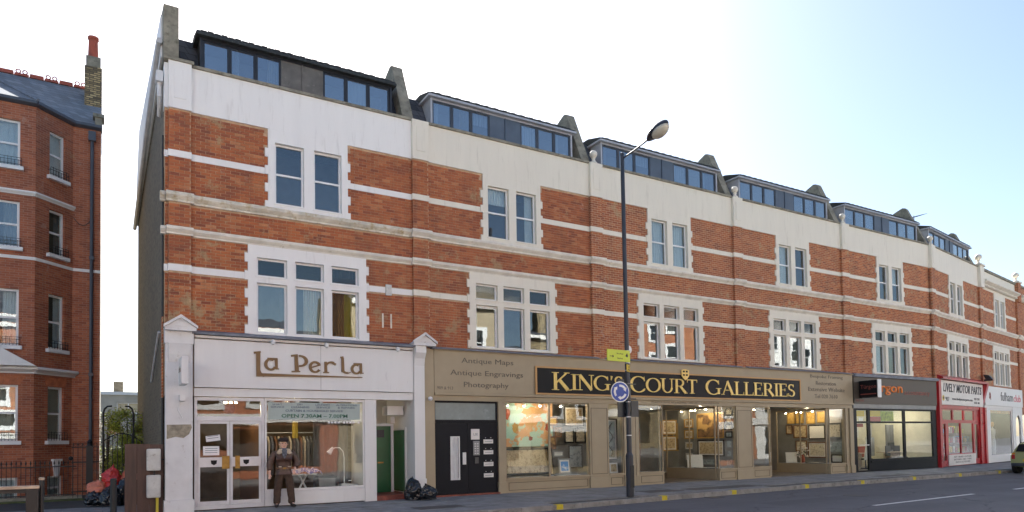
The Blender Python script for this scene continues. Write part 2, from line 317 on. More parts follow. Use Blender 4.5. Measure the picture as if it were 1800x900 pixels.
# ------------------------------------------------------------------ object helpers
def tag(o, label=None, cat=None, group=None, kind=None):
    if label: o['label'] = label
    if cat: o['category'] = cat
    if group: o['group'] = group
    if kind: o['kind'] = kind
    return o
def thing(name, label, cat, loc=(0, 0, 0), rz=0, group=None):
    o = bpy.data.objects.new(name, None); o.empty_display_size = .2; C.objects.link(o)
    o.location = loc; o.rotation_euler = (0, 0, rz)
    return tag(o, label, cat, group)
def link(name, me, mat, parent=None, loc=None, rot=None):
    o = bpy.data.objects.new(name, me); C.objects.link(o)
    if mat is not None and not me.materials: me.materials.append(mat)
    if parent is not None: o.parent = parent
    if loc is not None: o.location = loc
    if rot is not None: o.rotation_euler = rot
    return o
class MB:
    def __init__(s): s.v = []; s.f = []
    def box(s, x0, x1, y0, y1, z0, z1):
        if x1 < x0: x0, x1 = x1, x0
        if y1 < y0: y0, y1 = y1, y0
        if z1 < z0: z0, z1 = z1, z0
        b = len(s.v)
        s.v += [(x0, y0, z0), (x1, y0, z0), (x1, y1, z0), (x0, y1, z0), (x0, y0, z1), (x1, y0, z1), (x1, y1, z1), (x0, y1, z1)]
        s.f += [tuple(b + i for i in q) for q in ((0, 3, 2, 1), (4, 5, 6, 7), (0, 1, 5, 4), (1, 2, 6, 5), (2, 3, 7, 6), (3, 0, 4, 7))]
        return s
    def poly(s, pts):
        b = len(s.v); s.v += [tuple(p) for p in pts]; s.f.append(tuple(range(b, b + len(pts)))); return s
    def prism(s, prof, a0, a1, axis='x', sh0=None, sh1=None):
        """profile (list of 2D points) swept along an axis. x: prof=(y,z); y: prof=(x,z); z: prof=(x,y)"""
        def P(a, q): return {'x': (a, q[0], q[1]), 'y': (q[0], a, q[1]), 'z': (q[0], q[1], a)}[axis]
        b = len(s.v); n = len(prof)
        s.v += [P(a0, q) for q in prof] + [P(a1, q) for q in (sh1 or prof)]
        s.f.append(tuple(range(b + n - 1, b - 1, -1))); s.f.append(tuple(range(b + n, b + 2 * n)))
        for i in range(n):
            j = (i + 1) % n; s.f.append((b + i, b + j, b + n + j, b + n + i))
        return s
    def tube(s, pts, r, n=8, caps=True):
        pts = [Vector(p) for p in pts]; rr = r if isinstance(r, (list, tuple)) else [r] * len(pts)
        b = len(s.v); u = None
        for i, p in enumerate(pts):
            d = (pts[min(i + 1, len(pts) - 1)] - pts[max(i - 1, 0)]).normalized()
            if u is None: u = d.orthogonal().normalized()
            u = (u - d * u.dot(d)).normalized(); w = d.cross(u)
            for k in range(n):
                a = 2 * math.pi * k / n; s.v.append(tuple(p + (u * math.cos(a) + w * math.sin(a)) * rr[i]))
        for i in range(len(pts) - 1):
            for k in range(n):
                q = (k + 1) % n; s.f.append((b + i * n + k, b + i * n + q, b + (i + 1) * n + q, b + (i + 1) * n + k))
        if caps:
            s.f.append(tuple(b + k for k in range(n - 1, -1, -1))); s.f.append(tuple(b + (len(pts) - 1) * n + k for k in range(n)))
        return s
    def lathe(s, prof, c=(0, 0, 0), n=16, sx=1, sy=1):
        b = len(s.v)
        for r, z in prof:
            for k in range(n):
                a = 2 * math.pi * k / n; s.v.append((c[0] + r * sx * math.cos(a), c[1] + r * sy * math.sin(a), c[2] + z))
        for i in range(len(prof) - 1):
            for k in range(n):
                q = (k + 1) % n; s.f.append((b + i * n + k, b + i * n + q, b + (i + 1) * n + q, b + (i + 1) * n + k))
        s.f.append(tuple(b + k for k in range(n - 1, -1, -1))); s.f.append(tuple(b + (len(prof) - 1) * n + k for k in range(n)))
        return s
    def wall(s, x0, x1, z0, z1, yf, yb, holes):
        """upright slab with rectangular openings (hx0,hx1,hz0,hz1)"""
        xs = sorted({x0, x1, *[h[0] for h in holes], *[h[1] for h in holes]}); zs = sorted({z0, z1, *[h[2] for h in holes], *[h[3] for h in holes]})
        xs = [x for x in xs if x0 <= x <= x1]; zs = [z for z in zs if z0 <= z <= z1]
        def solid(i, j):
            if i < 0 or j < 0 or i >= len(xs) - 1 or j >= len(zs) - 1: return False
            cx, cz = (xs[i] + xs[i + 1]) / 2, (zs[j] + zs[j + 1]) / 2
            return not any(h[0] < cx < h[1] and h[2] < cz < h[3] for h in holes)
        for i in range(len(xs) - 1):
            for j in range(len(zs) - 1):
                if not solid(i, j): continue
                a, b_, c, d = xs[i], xs[i + 1], zs[j], zs[j + 1]
                s.poly([(a, yf, c), (b_, yf, c), (b_, yf, d), (a, yf, d)]); s.poly([(b_, yb, c), (a, yb, c), (a, yb, d), (b_, yb, d)])
                if not solid(i - 1, j): s.poly([(a, yb, c), (a, yf, c), (a, yf, d), (a, yb, d)])
                if not solid(i + 1, j): s.poly([(b_, yf, c), (b_, yb, c), (b_, yb, d), (b_, yf, d)])
                if not solid(i, j - 1): s.poly([(a, yb, c), (b_, yb, c), (b_, yf, c), (a, yf, c)])
                if not solid(i, j + 1): s.poly([(a, yf, d), (b_, yf, d), (b_, yb, d), (a, yb, d)])
        return s
    def each(s, name, mat, parent=None, bevel=0):
        o = None
        for i in range(len(s.v) // 8):
            q = MB(); q.v = s.v[i * 8:i * 8 + 8]; q.f = [tuple(k - i * 8 for k in f) for f in s.f[i * 6:i * 6 + 6]]; o = q.build(name, mat, parent, bevel=bevel)
        return o
    def mesh(s, name, smooth=False):
        me = bpy.data.meshes.new(name); me.from_pydata(s.v, [], s.f); me.update()
        if smooth: me.polygons.foreach_set('use_smooth', [True] * len(me.polygons))
        return me
    def build(s, name, mat, parent=None, loc=None, rot=None, smooth=False, bevel=0):
        me = s.mesh(name, smooth)
        if bevel:
            bm = bmesh.new(); bm.from_mesh(me); bmesh.ops.remove_doubles(bm, verts=bm.verts, dist=1e-5)
            bmesh.ops.bevel(bm, geom=bm.edges[:], offset=bevel, segments=2, affect='EDGES', profile=.6, clamp_overlap=True)
            bm.to_mesh(me); bm.free()
        return link(name, me, mat, parent, loc, rot)
def box(name, mat, parent, x0, x1, y0, y1, z0, z1, bevel=0):
    return MB().box(x0, x1, y0, y1, z0, z1).build(name, mat, parent, bevel=bevel)
_tc = {}
def text_mesh(s, height, width=None, ext=.004, shear=0, bold=0):
    cu_ = bpy.data.curves.new('lettering', 'FONT'); cu_.body = s; cu_.size = 1; cu_.extrude = 0; cu_.resolution_u = 2; cu_.shear = shear
    cu_.offset = bold
    ob = bpy.data.objects.new('lettering', cu_); C.objects.link(ob)
    dg = bpy.context.evaluated_depsgraph_get(); me = bpy.data.meshes.new_from_object(ob.evaluated_get(dg))
    bpy.data.objects.remove(ob); bpy.data.curves.remove(cu_)
    xs = [v.co.x for v in me.vertices]; ys = [v.co.y for v in me.vertices]
    if not xs: return me
    w, h = max(xs) - min(xs), max(ys) - min(ys); k = height / h; kx = (width / w) if width else k
    x0, y0 = min(xs), min(ys)
    for v in me.vertices: v.co = ((v.co.x - x0) * kx, 0, (v.co.y - y0) * k)
    bm = bmesh.new(); bm.from_mesh(me)
    r = bmesh.ops.extrude_face_region(bm, geom=bm.faces[:]); vs = [e for e in r['geom'] if isinstance(e, bmesh.types.BMVert)]
    bmesh.ops.translate(bm, verts=vs, vec=(0, -ext, 0)); bmesh.ops.recalc_face_normals(bm, faces=bm.faces[:]); bm.to_mesh(me); bm.free()
    return me
def text(s, mat, parent, x, y, z, height, width=None, name='lettering', **kw):
    me = text_mesh(s, height, width, **kw); return link(name, me, mat, parent, (x, y, z))
# ------------------------------------------------------------------ ground, road, pavement
KL = [(-14, -4.6), (4, -4.45), (9.4, -4.28), (13, -3.98), (16.5, -3.78), (20, -3.6), (26, -3.5), (33.5, -3.42), (40, -2.55), (48, -1.2), (60, .9), (90, 6.0)]
def kerb_y(x):
    for (a, b), (c, d) in zip(KL, KL[1:]):
        if a <= x <= c: return b + (d - b) * (x - a) / (c - a)
    return KL[0][1] if x < KL[0][0] else KL[-1][1]
tag(MB().poly([(-600, -600, -.16), (900, -600, -.16), (900, 900, -.16), (-600, 900, -.16)]).build('ground', M['joint']), kind='structure')
mb = MB(); xs = [-60, -14] + [-10 + 2 * i for i in range(36)] + [70, 90, 150]
for a, b in zip(xs, xs[1:]):
    mb.poly([(a, -16.2, -.12), (b, -16.2, -.12), (b, kerb_y(b) - .02, -.12), (a, kerb_y(a) - .02, -.12)])
road = tag(mb.build('road', M['asphalt']), kind='structure')
for i, (a, b, y0, y1) in enumerate(((15.8, 20.9, -8.27, -8.02), (23.5, 28.6, -7.9, -7.65), (8.1, 13.2, -8.65, -8.4), (31.2, 36.3, -7.5, -7.2), (39, 44, -6.9, -6.3))):
    MB().poly([(a, y0, -.116), (b, y1, -.116), (b, y1 + .13, -.116), (a, y0 + .13, -.116)]).build('centre_line_dash', M['whiteline'], road)
pav = tag(MB().poly([(-60, kerb_y(-14) + .1, -.03), (90, kerb_y(90) + .1, -.03), (90, 22, -.03), (-60, 22, -.03)]).build('pavement', M['joint']), kind='structure')
mb = MB()
for a, b in zip(xs, xs[1:]): mb.poly([(a, kerb_y(a) + .1, -.025), (b, kerb_y(b) + .1, -.025), (b, 3, -.025), (a, 3, -.025)])
tag(mb.build('pavement_bed', M['joint'], pav), kind='stuff')
slabs = []; extra = MB(); row = 0; y = -4.7
def slab_ok(x, y): return y > kerb_y(x + .45) + .18
while y < 2.6:
    x = -9 + (.45 if row % 2 else 0)
    while x < 75:
        if slab_ok(x, y) and not (y > .2 and x > 1.2):
            slabs.append((x, y))
        x += .9
    y += .6; row += 1
sm = [MB().box(.004, .896, .004, .596, -.06, h).mesh('paving_slab') for h in (0, .0025, .005)]
for s_ in sm: s_.materials.append(M['paving'])
slabs.sort(key=lambda q: (q[0] - 0) ** 2 * .6 + (q[1] + 18) ** 2 if q[0] > -3 else 1e9)
for i, (x, y) in enumerate(slabs):
    if i < 290: link('paving_slab', R.choice(sm), None, pav, (x, y, 0), (R.uniform(-.003, .003), R.uniform(-.002, .002), 0))
    else: extra.box(x + .004, x + .896, y + .004, y + .596, -.06, R.choice((0, .003)))
tag(extra.build('paving_slabs', M['paving'], pav), kind='stuff')
k0 = MB().box(-.3, .3, -.02, .2, -.2, 0).mesh('kerb_stone'); k0.materials.append(M['kerb'])
kerb = tag(MB().box(-60, -14.2, -4.62, -4.42, -.2, 0).build('kerb', M['kerb']), kind='structure')
x = -13.5; n = 0; km = {}
while x < 88:
    L = .91 if x < 40 else 3.0; a = math.atan2(kerb_y(x + L) - kerb_y(x), L)
    if L not in km:
        km[L] = MB().box(.004, L * 1.0 - .004, 0, .16, -.2, .004).build('kerb_stone', M['kerb'], kerb, bevel=.012)
        km[L].location = (x, kerb_y(x), 0); km[L].rotation_euler = (0, 0, a)
    else: link('kerb_stone', km[L].data, None, kerb, (x, kerb_y(x), 0), (0, 0, a))
    x += L
for x in (9.35, 13.0, 15.9, 19.5, 22.6, 25.9, 29.2, 32.4, 37, 42):   # painted loading blips
    y = kerb_y(x); a = math.atan2(kerb_y(x + .2) - y, .2)
    MB().box(0, .2, -.004, .14, .0, .0095).box(0, .2, -.004, .0, -.11, .0).build('yellow_kerb_mark', M['yellowline'], kerb, (x, y, 0), (0, 0, a))
for (x0, x1, y0, y1, nm) in ((13.6, 14.9, -2.9, -2.2, 'a'), (15.3, 18.2, -3.0, -2.3, 'b'), (25.5, 27.4, -2.6, -2.1, 'c'), (6.3, 7.5, -3.2, -2.6, 'd')):
    box('access_cover', plain('dark_access_cover', (.075, .075, .075), .7, .2) if nm == 'a' else bpy.data.materials['dark_access_cover'], pav, x0, x1, y0, y1, -.01, .009)

for x, y in ((18.2, -6.2), (12.2, -7.4), (29.5, -5.6)): MB().tube([(x, y, -.15), (x, y, -.114)], .33, 24).build('manhole_cover', M['iron'] if x > 99 else bpy.data.materials['dark_access_cover'], road)
t_ = plain('newer_asphalt_patch', (.095, .098, .108), .85, .12, 1, fine=120, bump=.6)
for x, y, a, b in ((14.2, -6.9, 3.6, .9), (21.5, -5.1, 2.4, .8), (26.5, -6.9, 5.0, 1.0), (9.5, -7.2, 2.0, 1.2)): MB().poly([(x, y, -.1165), (x + a, y + .1, -.1165), (x + a + .1, y + b, -.1165), (x + .05, y + b - .08, -.1165)]).build('asphalt_patch', t_, road)
for x in (14.6, 27.6): MB().box(x, x + .45, kerb_y(x) - .42, kerb_y(x) - .06, -.13, -.112).build('gully_grate', M['iron'], road, bevel=.004)
# ------------------------------------------------------------------ terrace houses
Z_B1, Z_S1, Z_S2, Z_B2, Z_BT, Z_PT = (5.69, 5.85), (6.56, 6.74), (7.34, 7.56), (8.42, 8.58), 9.6, 10.70
brick_var = []
for k in range(3):
    j = .0015 * k
    brick_var.append(MB().box(-.1075 + j, .1075 - j, -.009 - j, .004, -.0325, .0325 - j).mesh('brick')); brick_var[-1].materials.append(M['brick_piece'])
def cornice(z0, z1, proj, y=0):
    h = z1 - z0
    return [(y + .05, z0), (y - proj * .35, z0), (y - proj * .4, z0 + h * .2), (y - proj * .8, z0 + h * .45), (y - proj, z0 + h * .6), (y - proj, z0 + h * .85), (y - proj * .85, z1), (y + .05, z1)]
def sash(h, u0, u1, z0, z1, kind, fm, gm, y=.06, cur=None):
    """one light: frame ring with its panes as sub-parts"""
    f = .045 if kind != 'attic' else .05
    mb = MB().wall(u0, u1, z0, z1, y, y + .05, [(u0 + f, u1 - f, z0 + f, z1 - f)])
    zm = (z0 + z1) / 2
    if kind == 'sash': mb.box(u0 + f, u1 - f, y - .004, y + .046, zm - .025, zm + .025)
    w = mb.build('window', fm, h)
    if kind == 'sash':
        for a, b, yy in ((z0 + f, zm - .025, .02), (zm + .025, z1 - f, .035)): box('pane', gm, w, u0 + f, u1 - f, y + yy, y + yy + .004, a, b)
    else: box('pane', gm, w, u0 + f, u1 - f, y + .02, y + .024, z0 + f, z1 - f)
    for mt, a, b, c in ([] if not cur else cur if isinstance(cur, list) else [cur]):     # material, from, to (fractions of the width), drop
        mb = MB(); n = 14; ua, ub = u0 + (u1 - u0) * a, u0 + (u1 - u0) * b
        for i in range(n):
            p, q = ua + (ub - ua) * i / n, ua + (ub - ua) * (i + 1) / n
            ya, yb = (y + .14 + (.025 if i % 2 else 0)), (y + .14 + (0 if i % 2 else .025))
            zz = z1 - (z1 - z0) * c
            mb.poly([(p, ya, zz), (q, yb, zz), (q, yb, z1), (p, ya, z1)])
        mb.build('curtain', mt, w)
    return w
def surround(h, c, half, z0, z1, holes, mat):
    hs = [(c + a, c + b, d, e) for a, b, d, e in holes]
    mb = MB().wall(c - half, c + half, z0, z1, -.045, .14, hs)
    z = z0 + .02; k = 0
    while z + .2 < z1 - .1:
        if k % 2 == 0:
            mb.box(c - half - .075, c - half + .0, -.043, .0, z, z + .225); mb.box(c + half - .0, c + half + .075, -.043, .0, z, z + .225)
        z += .225; k += 1
    mb.box(c - half, c + half, -.085, -.046, z0, z0 + .055)
    for a, b, d, e in hs:     # splayed sill and stepped reveal moulding
        mb.box(a - .03, b + .03, -.062, -.046, d - .035, d - .003)
    return mb.build('window_surround', mat, h)
def house(name, label, loc, rz, W, c, paint, right_end=False, first=False, geo=False, dormer='grey', curtains=None, plainpar=False, group='brick houses of the long terrace'):
    h = thing('terrace_house', label, 'house', loc, rz, group)
    H1 = [(-1.31, -.57, 4.36, 5.62), (-.37, .37, 4.36, 5.62), (.57, 1.31, 4.36, 5.62), (-1.31, -.57, 5.79, 6.26), (-.37, .37, 5.79, 6.26), (.57, 1.31, 5.79, 6.26)]
    H2 = [(-.86, -.13, 7.70, 9.27), (.13, .86, 7.70, 9.27)]
    uL = -.32 if first else .0
    cut = [(c - 1.50, c + 1.50, 4.31, 6.54), (c - 1.01, c + 1.01, 7.53, 9.58)]
    MB().wall(uL, W, 2.75, Z_BT, 0, .3, cut).build('front_wall', M['mortar'] if geo else M['brick'], h)
    pu = [0] + ([W] if right_end else [])
    for p in pu:
        MB().box(p - .235, p + .235, -.1, -.001, 4.1, Z_BT).build('brick_pilaster', M['mortar'] if geo else M['brick'], h)
    surround(h, c, 1.52, 4.30, 6.56, H1, paint); surround(h, c, 1.03, 7.5, Z_BT - .003, H2, paint)
    cur = curtains or {}
    for i, q in enumerate(H1):
        sash(h, c + q[0] + .003, c + q[1] - .003, q[2] + .003, q[3] - .003, 'light', M['joinery'], M['glass'] if i < 3 else M['glass_leaded'], cur=cur.get(i))
    for i, q in enumerate(H2):
        sash(h, c + q[0] + .003, c + q[1] - .003, q[2] + .003, q[3] - .003, 'sash', M['joinery'], M['glass'], cur=cur.get(6 + i))
    # bands and strings, broken forward round the pilasters
    st = M['string_worn'] if first else M['string']
    for (z0, z1), pr, mt, nm in ((Z_B1, .02, paint, 'white_band'), (Z_B2, .02, paint, 'white_band'), (Z_S1, .11, M['string'], 'string_course'), (Z_S2, .13, st, 'string_course')):
        cuts = [(c - 1.52, c + 1.52)] if nm == 'white_band' and z0 < 6 else [(c - 1.03, c + 1.03)] if nm == 'white_band' else []
        segs = [(.235, W - .235)]
        for a, b in cuts: segs = [(.235, a - .001), (b + .001, W - .235)]
        for a, b in segs:
            (MB().box(a, b, -pr, .0, z0, z1) if pr < .05 else MB().prism(cornice(z0, z1, pr), a, b)).build(nm, mt, h)
        for p in pu:
            (MB().box(p - .255, p + .255, -.1 - pr, -.0, z0, z1) if pr < .05 else MB().prism(cornice(z0, z1, pr, -.1), p - .235 - pr * .5, p + .235 + pr * .5)).build(nm, mt, h)
        if first:
            (MB().box(-.335, -.256, -pr, .0, z0, z1) if pr < .05 else MB().prism(cornice(z0, z1, pr), -.33 - pr * .7, -.24 - pr * .5)).build(nm, mt, h)
    # geometric bricks
    if geo:
        zs = []; z = 4.22
        while z + .07 < Z_BT:
            if not any(z + .02 < b and z + .055 > a for a, b in (Z_B1, Z_S1, Z_S2, Z_B2)): zs.append(z)
            z += .075
        pts = []; pil = []
        for r, z in enumerate(zs):
            x = .24 - (.1125 if r % 2 else 0)
            if first: 
                pil.append((-.28, z, .0))
            while x < W - .24:
                a, b = max(x, .24), min(x + .225, W - .24)
                for lo, hi, zz0, zz1 in ((c - 1.60 if int((z - 4.32) / .225) % 2 == 0 else c - 1.52, c + 1.60 if int((z - 4.32) / .225) % 2 == 0 else c + 1.52, 4.29, 6.57), (c - 1.11 if int((z - 7.52) / .225) % 2 == 0 else c - 1.03, c + 1.11 if int((z - 7.52) / .225) % 2 == 0 else c + 1.03, 7.49, 9.6)):
                    if zz0 < z + .04 < zz1:
                        if a < lo < b: b = lo
                        elif a < hi < b: a = hi
                        elif lo <= a and b <= hi: a = b
                if b - a > .04: pts.append((a, b, z))
                x += .225
            o = .0 if r % 2 else .1125
            for x in (-.235, -.01 , ) if not r % 2 else (-.235 - .1125, -.1225, .1025): pil.append((max(x, -.235), z, min(x + .225, .235)))
        pts.sort(key=lambda q: q[0]); mbx = MB()
        for i, (a, b, z) in enumerate(pts):
            if i < 300 and b - a > .2: link('brick', R.choice(brick_var), None, h, ((a + b) / 2, 0, z + .0375), (0, R.uniform(-.006, .006), 0))
            else:
                d = .009 + R.uniform(0, .002); mbx.box(a + .005, b - .005, -d, .004, z + .005, z + .07)
        tag(mbx.build('bricks', M['brick_piece'], h), kind='stuff')
        mbp = MB()
        for a, z, b in pil:
            if b == .0 and a == -.28: mbp.box(-.31, -.25, -.009, .003, z + .005, z + .07); continue
            if b - a > .03: mbp.box(a + .005, b - .005, -.109 - R.uniform(0, .002), -.098, z + .005, z + .07)
        for p in [(-.2351, -1), (.2351, 1)]:
            for r, z in enumerate(zs):
                mbp.box(p[0] - .0085 if p[1] < 0 else p[0] - .001, p[0] + .001 if p[1] < 0 else p[0] + .0085, -.098, -.012, z + .005, z + .07)
        tag(mbp.build('pilaster_bricks', M['brick_piece'], h), kind='stuff')
    # parapet
    zp = Z_PT - .02
    if not plainpar:
        mb = MB().box(.235 if not first else .235, W - .235, -.04, .26, Z_BT, zp)
        mb.build('parapet', paint, h)
        for p in pu:
            MB().box(p - .25, p + .25, -.15, .26, Z_BT - .02, zp + .03).box(p - .13, p + .13, -.162, -.151, Z_BT + .22, zp - .16).build('parapet_pier', paint, h)
        if first: MB().box(-.335, -.251, -.04, .26, Z_BT, zp).build('parapet_return', paint, h)
        MB().box(.26, W - .26, -.09, .3, zp + .002, zp + .07).build('coping', M['stone'], h)
        if first: MB().box(-.36, .30, -.19, .3, zp + .033, zp + .1).build('coping', M['stone'], h)
        # mansard, attic dormer
        d0, d1 = .47, W - .72
        for a, b in ((.05, d0 - .002), (d1 + .002, W)): MB().prism([(.3, zp), (.9, 11.83), (1.1, 11.83), (.5, zp)], a, b).build('mansard_slope', M['slate'], h)
        fr = M['darkframe'] if dormer == 'black' else M['greyframe']
        zl, zh = 10.80, 11.60
        g = (d1 - d0 - .12 - 1.1) / 6
        MB().box(d0, d0 + .06, .2, 1.2, zp, zh + .05).box(d1 - .06, d1, .2, 1.2, zp, zh + .05).box(d0 + .06, d1 - .06, .22, .3, zp, zl).box(d0 + .06, d1 - .06, .21, .3, zh, zh + .05).build('dormer_frame', M['paleedge'] if dormer != 'black' else fr, h)
        u = d0 + .06
        for k in range(7):
            if k == 3:
                MB().box(u, u + 1.1, .225, .27, zl, zh).box(u + .53, u + .56, .19, .224, zl - .03, zh).build('dormer_panel', M['taupe_zinc'] if dormer == 'black' else M['zinc'], h); u += 1.1
            else:
                sash(h, u + .002, u + g - .002, zl + .002, zh - .002, 'attic', fr, M['glass_attic'], y=.235, cur=(None, (M['curtain_w'], 0, 1, 1), None, (M['curtain_w'], 0, .4, 1), (M['curtain'], .5, 1, 1), (M['curtain_w'], 0, 1, .45))[(k * 7 + int(W * 10) + int(loc[0])) % 6]); u += g
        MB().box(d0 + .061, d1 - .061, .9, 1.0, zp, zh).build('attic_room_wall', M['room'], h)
        MB().box(d0 - .1, d1 + .1, .08, 1.3, zh + .052, zh + .11).build('dormer_eave', M['paleedge'] if dormer != 'black' else M['roofdark'], h)
        mb = MB().prism([(.1, zh + .112), (.12, zh + .17), (.8, zh + .36), (1.6, zh + .36), (1.6, zh + .112)], d0 - .08, d1 + .08)
        for k in range(int((d1 - d0) / .16)): mb.prism([(.11, zh + .165), (.78, zh + .355), (.78, zh + .355 + .025), (.11, zh + .185 + .012 * (k % 2))], d0 + k * .16 + .01, d0 + k * .16 + .15)
        mb.build('dormer_roof', M['roofdark'], h)
    else:
        MB().box(.3, W - .3, -.02, .26, Z_BT, 10.62).build('parapet', paint, h)
        MB().prism(cornice(9.82, 10.08, .32), .3, W - .3).build('parapet_cornice', M['string'], h)
        mb = MB()
        for k in range(int((W - .7) / .22)): mb.box(.36 + k * .22, .46 + k * .22, -.2, -.02, 9.72, 9.815)
        mb.build('dentil_row', M['string'], h)
        for p in pu: MB().box(p - .3, p + .3, -.2, .26, Z_BT - .02, 10.75).build('parapet_pier', paint, h); MB().box(p - .36, p + .36, -.26, .3, 10.752, 10.84).build('pier_cap', M['string'], h)
        MB().box(.37, W - .37, -.1, .3, 10.622, 10.75).build('coping', M['stone'], h)
    # party wall on the left of the house, shell, floors
    if first:
        prof = [(-.02, 10.79), (-.02, 12.1), (12, 14.0), (14.4, 12.3), (14.4, 10.79)]
        MB().prism(prof, -.35, -.02).build('gable_parapet', M['stone'], h)
        MB().box(-.32, -.02, .31, 14.38, 0, 10.78).build('side_wall', M['stock'], h)
        MB().prism([(.3, 10.95), (.3, 12.0), (12, 13.85), (14.3, 12.2), (14.3, 10.75)], -.39, -.352).build('white_gable_cladding', M['shopwhite'], h)
        MB().tube([(-.42, .2, 11.3), (-.45, 5, 11.0), (-.45, 14.2, 10.6)], .07).build('gutter_pipe', M['pipe_w'], h)
        MB().tube([(-.40, .5, 4.3), (-.40, 3.4, 3.35)], .035).build('sloping_pipe', M['pipe_w'], h)
        MB().box(-.5, -.36, -.05, .25, 10.2, 10.45).tube([(-.43, .1, 10.2), (-.43, .1, 9.9), (-.40, .55, 9.6)], .05).build('rainwater_hopper', M['pipe_w'], h)
        mb = MB()
        for yy, zz in ((.12, 8.2), (.2, 9), (.28, 5)): mb.tube([(-.345, yy, 0.3), (-.345, yy, zz)], .018)
        mb.build('cable_run', M['cable'], h)
        MB().box(-.37, -.335, 0.02, .3, 2.7, 4.6).build('brick_quoin', M['brick'], h)
    elif not plainpar:
        prof = [(.02, zp + .07), (.86, 12.66), (1.0, 12.70), (1.3, 12.58), (2.6, 11.9), (2.6, zp)]
        MB().prism(prof, -.47, -.14).build('party_wall', M['stone'], h)
    if right_end or plainpar is False and group and W == 7.0:
        prof = [(.02, zp + .07), (.86, 12.66), (1.0, 12.70), (1.3, 12.58), (2.6, 11.9), (2.6, zp)]
        if W == 7.0 and not right_end: MB().prism(prof, W - .8, W - .4).build('party_wall', M['stone'], h)
    MB().box(0, W, 1.1, 11.2, 11.75 if not plainpar else 10.5, 11.9 if not plainpar else 10.6).build('flat_roof', M['roofdark'], h)
    MB().box(uL + .31 if first else 0, W, 11.2, 11.5, 0, 11.9 if not plainpar else 10.6).build('back_wall', M['stock'], h)
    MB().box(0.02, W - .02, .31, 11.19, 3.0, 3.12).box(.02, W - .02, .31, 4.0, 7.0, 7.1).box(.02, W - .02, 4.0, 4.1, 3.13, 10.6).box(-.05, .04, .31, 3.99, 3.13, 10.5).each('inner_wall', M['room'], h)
    return h
def finial(h, u, z, r=.13, big=1.0):
    pr = [(.11, 0), (.12, .04), (.07, .09), (.05, .16), (.075, .19)]
    for k in range(11):
        a = -math.pi / 2 + math.pi * (k + .8) / 11.8; pr.append((r * math.cos(a) if k < 10 else .01, .2 + r + r * math.sin(a)))
    MB().lathe([(a * big, b * big) for a, b in pr], (u, -.02, z), 18).build('ball_finial', M['string'], h, smooth=True)
W_ = [6.18, 6.27, 6.75, 6.67, 6.88]; XL = [1.55, 7.73, 14.0, 20.75, 27.42]
WC = [4.61 - 1.55, 10.80 - 7.73, 17.31 - 14.0, 24.03 - 20.75, 30.82 - 27.42]
LAB = ['end terrace house with black framed dormer above the white dry cleaner shopfront',
       'brick house above the black double door and left part of the brown gallery',
       'brick house behind the lamp post, above the middle of the brown gallery',
       'brick house above the right half of the black gallery sign',
       'brick house above the grey shopfront with orange lettering',
       'brick house above the red motor parts shopfront',
       'brick house with low corniced parapet and no dormer above the white shopfront',
       'last brick house at the far right end of the terrace']
CW, CC, CY, CO, CG = M['curtain_w'], M['curtain'], M['curtain_y'], M['curtain_o'], M['curtain_g']
CUR = [{0: (CG, .8, 1, 1), 1: (CC, .35, .95, 1), 2: [(CO, .0, .55, 1), (CY, .55, .95, 1)], 5: (CG, 0, 1, .5)},
       {0: (CW, 0, .2, 1), 2: (CC, .7, 1, 1), 7: (CW, .6, 1, 1), 6: (CW, 0, 1, .3)},
       {6: (CW, 0, 1, 1), 7: (CW, 0, 1, 1), 1: (CC, 0, 1, .25)},
       {6: (CW, 0, 1, 1), 7: (CW, 0, .4, 1), 0: (CC, 0, .3, 1)},
       {6: (CW, 0, .3, 1), 0: (CW, 0, 1, 1), 1: (CC, 0, .4, 1), 7: (CW, 0, 1, .5)}]
HS = []
for i in range(5):
    HS.append(house('h', LAB[i], (XL[i], 0, 0), 0, W_[i] if i < 4 else 6.88, WC[i], M['white'] if i == 0 else M['cream'], first=(i == 0), geo=(i < 2), dormer='black' if i == 0 else 'grey', curtains=CUR[i]))
RZ = math.atan(.1637); X6 = 34.3; dx, dy = math.cos(RZ), math.sin(RZ)
def at6(u): return (X6 + dx * u, dy * u, 0)
HS.append(house('h', LAB[5], at6(0), RZ, 7.0, 3.3, M['cream'], curtains={0: (CW, 0, 1, 1), 6: (CW, .5, 1, 1)}))
HS.append(house('h', LAB[6], at6(7.0), RZ, 6.9, 3.45, M['cream'], plainpar=True, curtains={6: (CW, 0, 1, 1), 7: (CW, 0, 1, 1), 0: (CW, 0, 1, 1), 1: (CW, 0, 1, 1)}))
HS.append(house('h', LAB[7], at6(13.9), RZ, 7.1, 3.4, M['brick'], plainpar=True, right_end=True))
for i, z in ((2, 10.71), (3, 10.71), (4, 10.71), (5, 10.71)): finial(HS[i], -.02, z)
finial(HS[6], 0, 10.84, .15, 1.2); finial(HS[7], 0, 10.84, .15, 1.2)
# fixings on the first house
h = HS[0]
box('alarm_box', M['meter'], h, 5.13, 5.30, -.07, -.008, 5.62, 5.92, bevel=.01)
for a in (5.03, 5.27): box('render_strip', M['string'], h, a, a + .045, -.02, -.008, 4.72, 5.12)
MB().box(.25, W_[0] - .25, -.32, -.0, 4.2, 4.25).prism([(-.32, 4.25), (-.0, 4.33), (-.0, 4.25)], .25, W_[0] - .25).build('lead_flashing', M['lead'], h)
for i in (1, 2, 3, 4):
    MB().prism([(-.26, 4.2), (-.26, 4.225), (-.0, 4.29), (-.0, 4.2)], .24, W_[i] - .1 if i < 4 else 6.8).build('lead_flashing', M['lead'], HS[i])
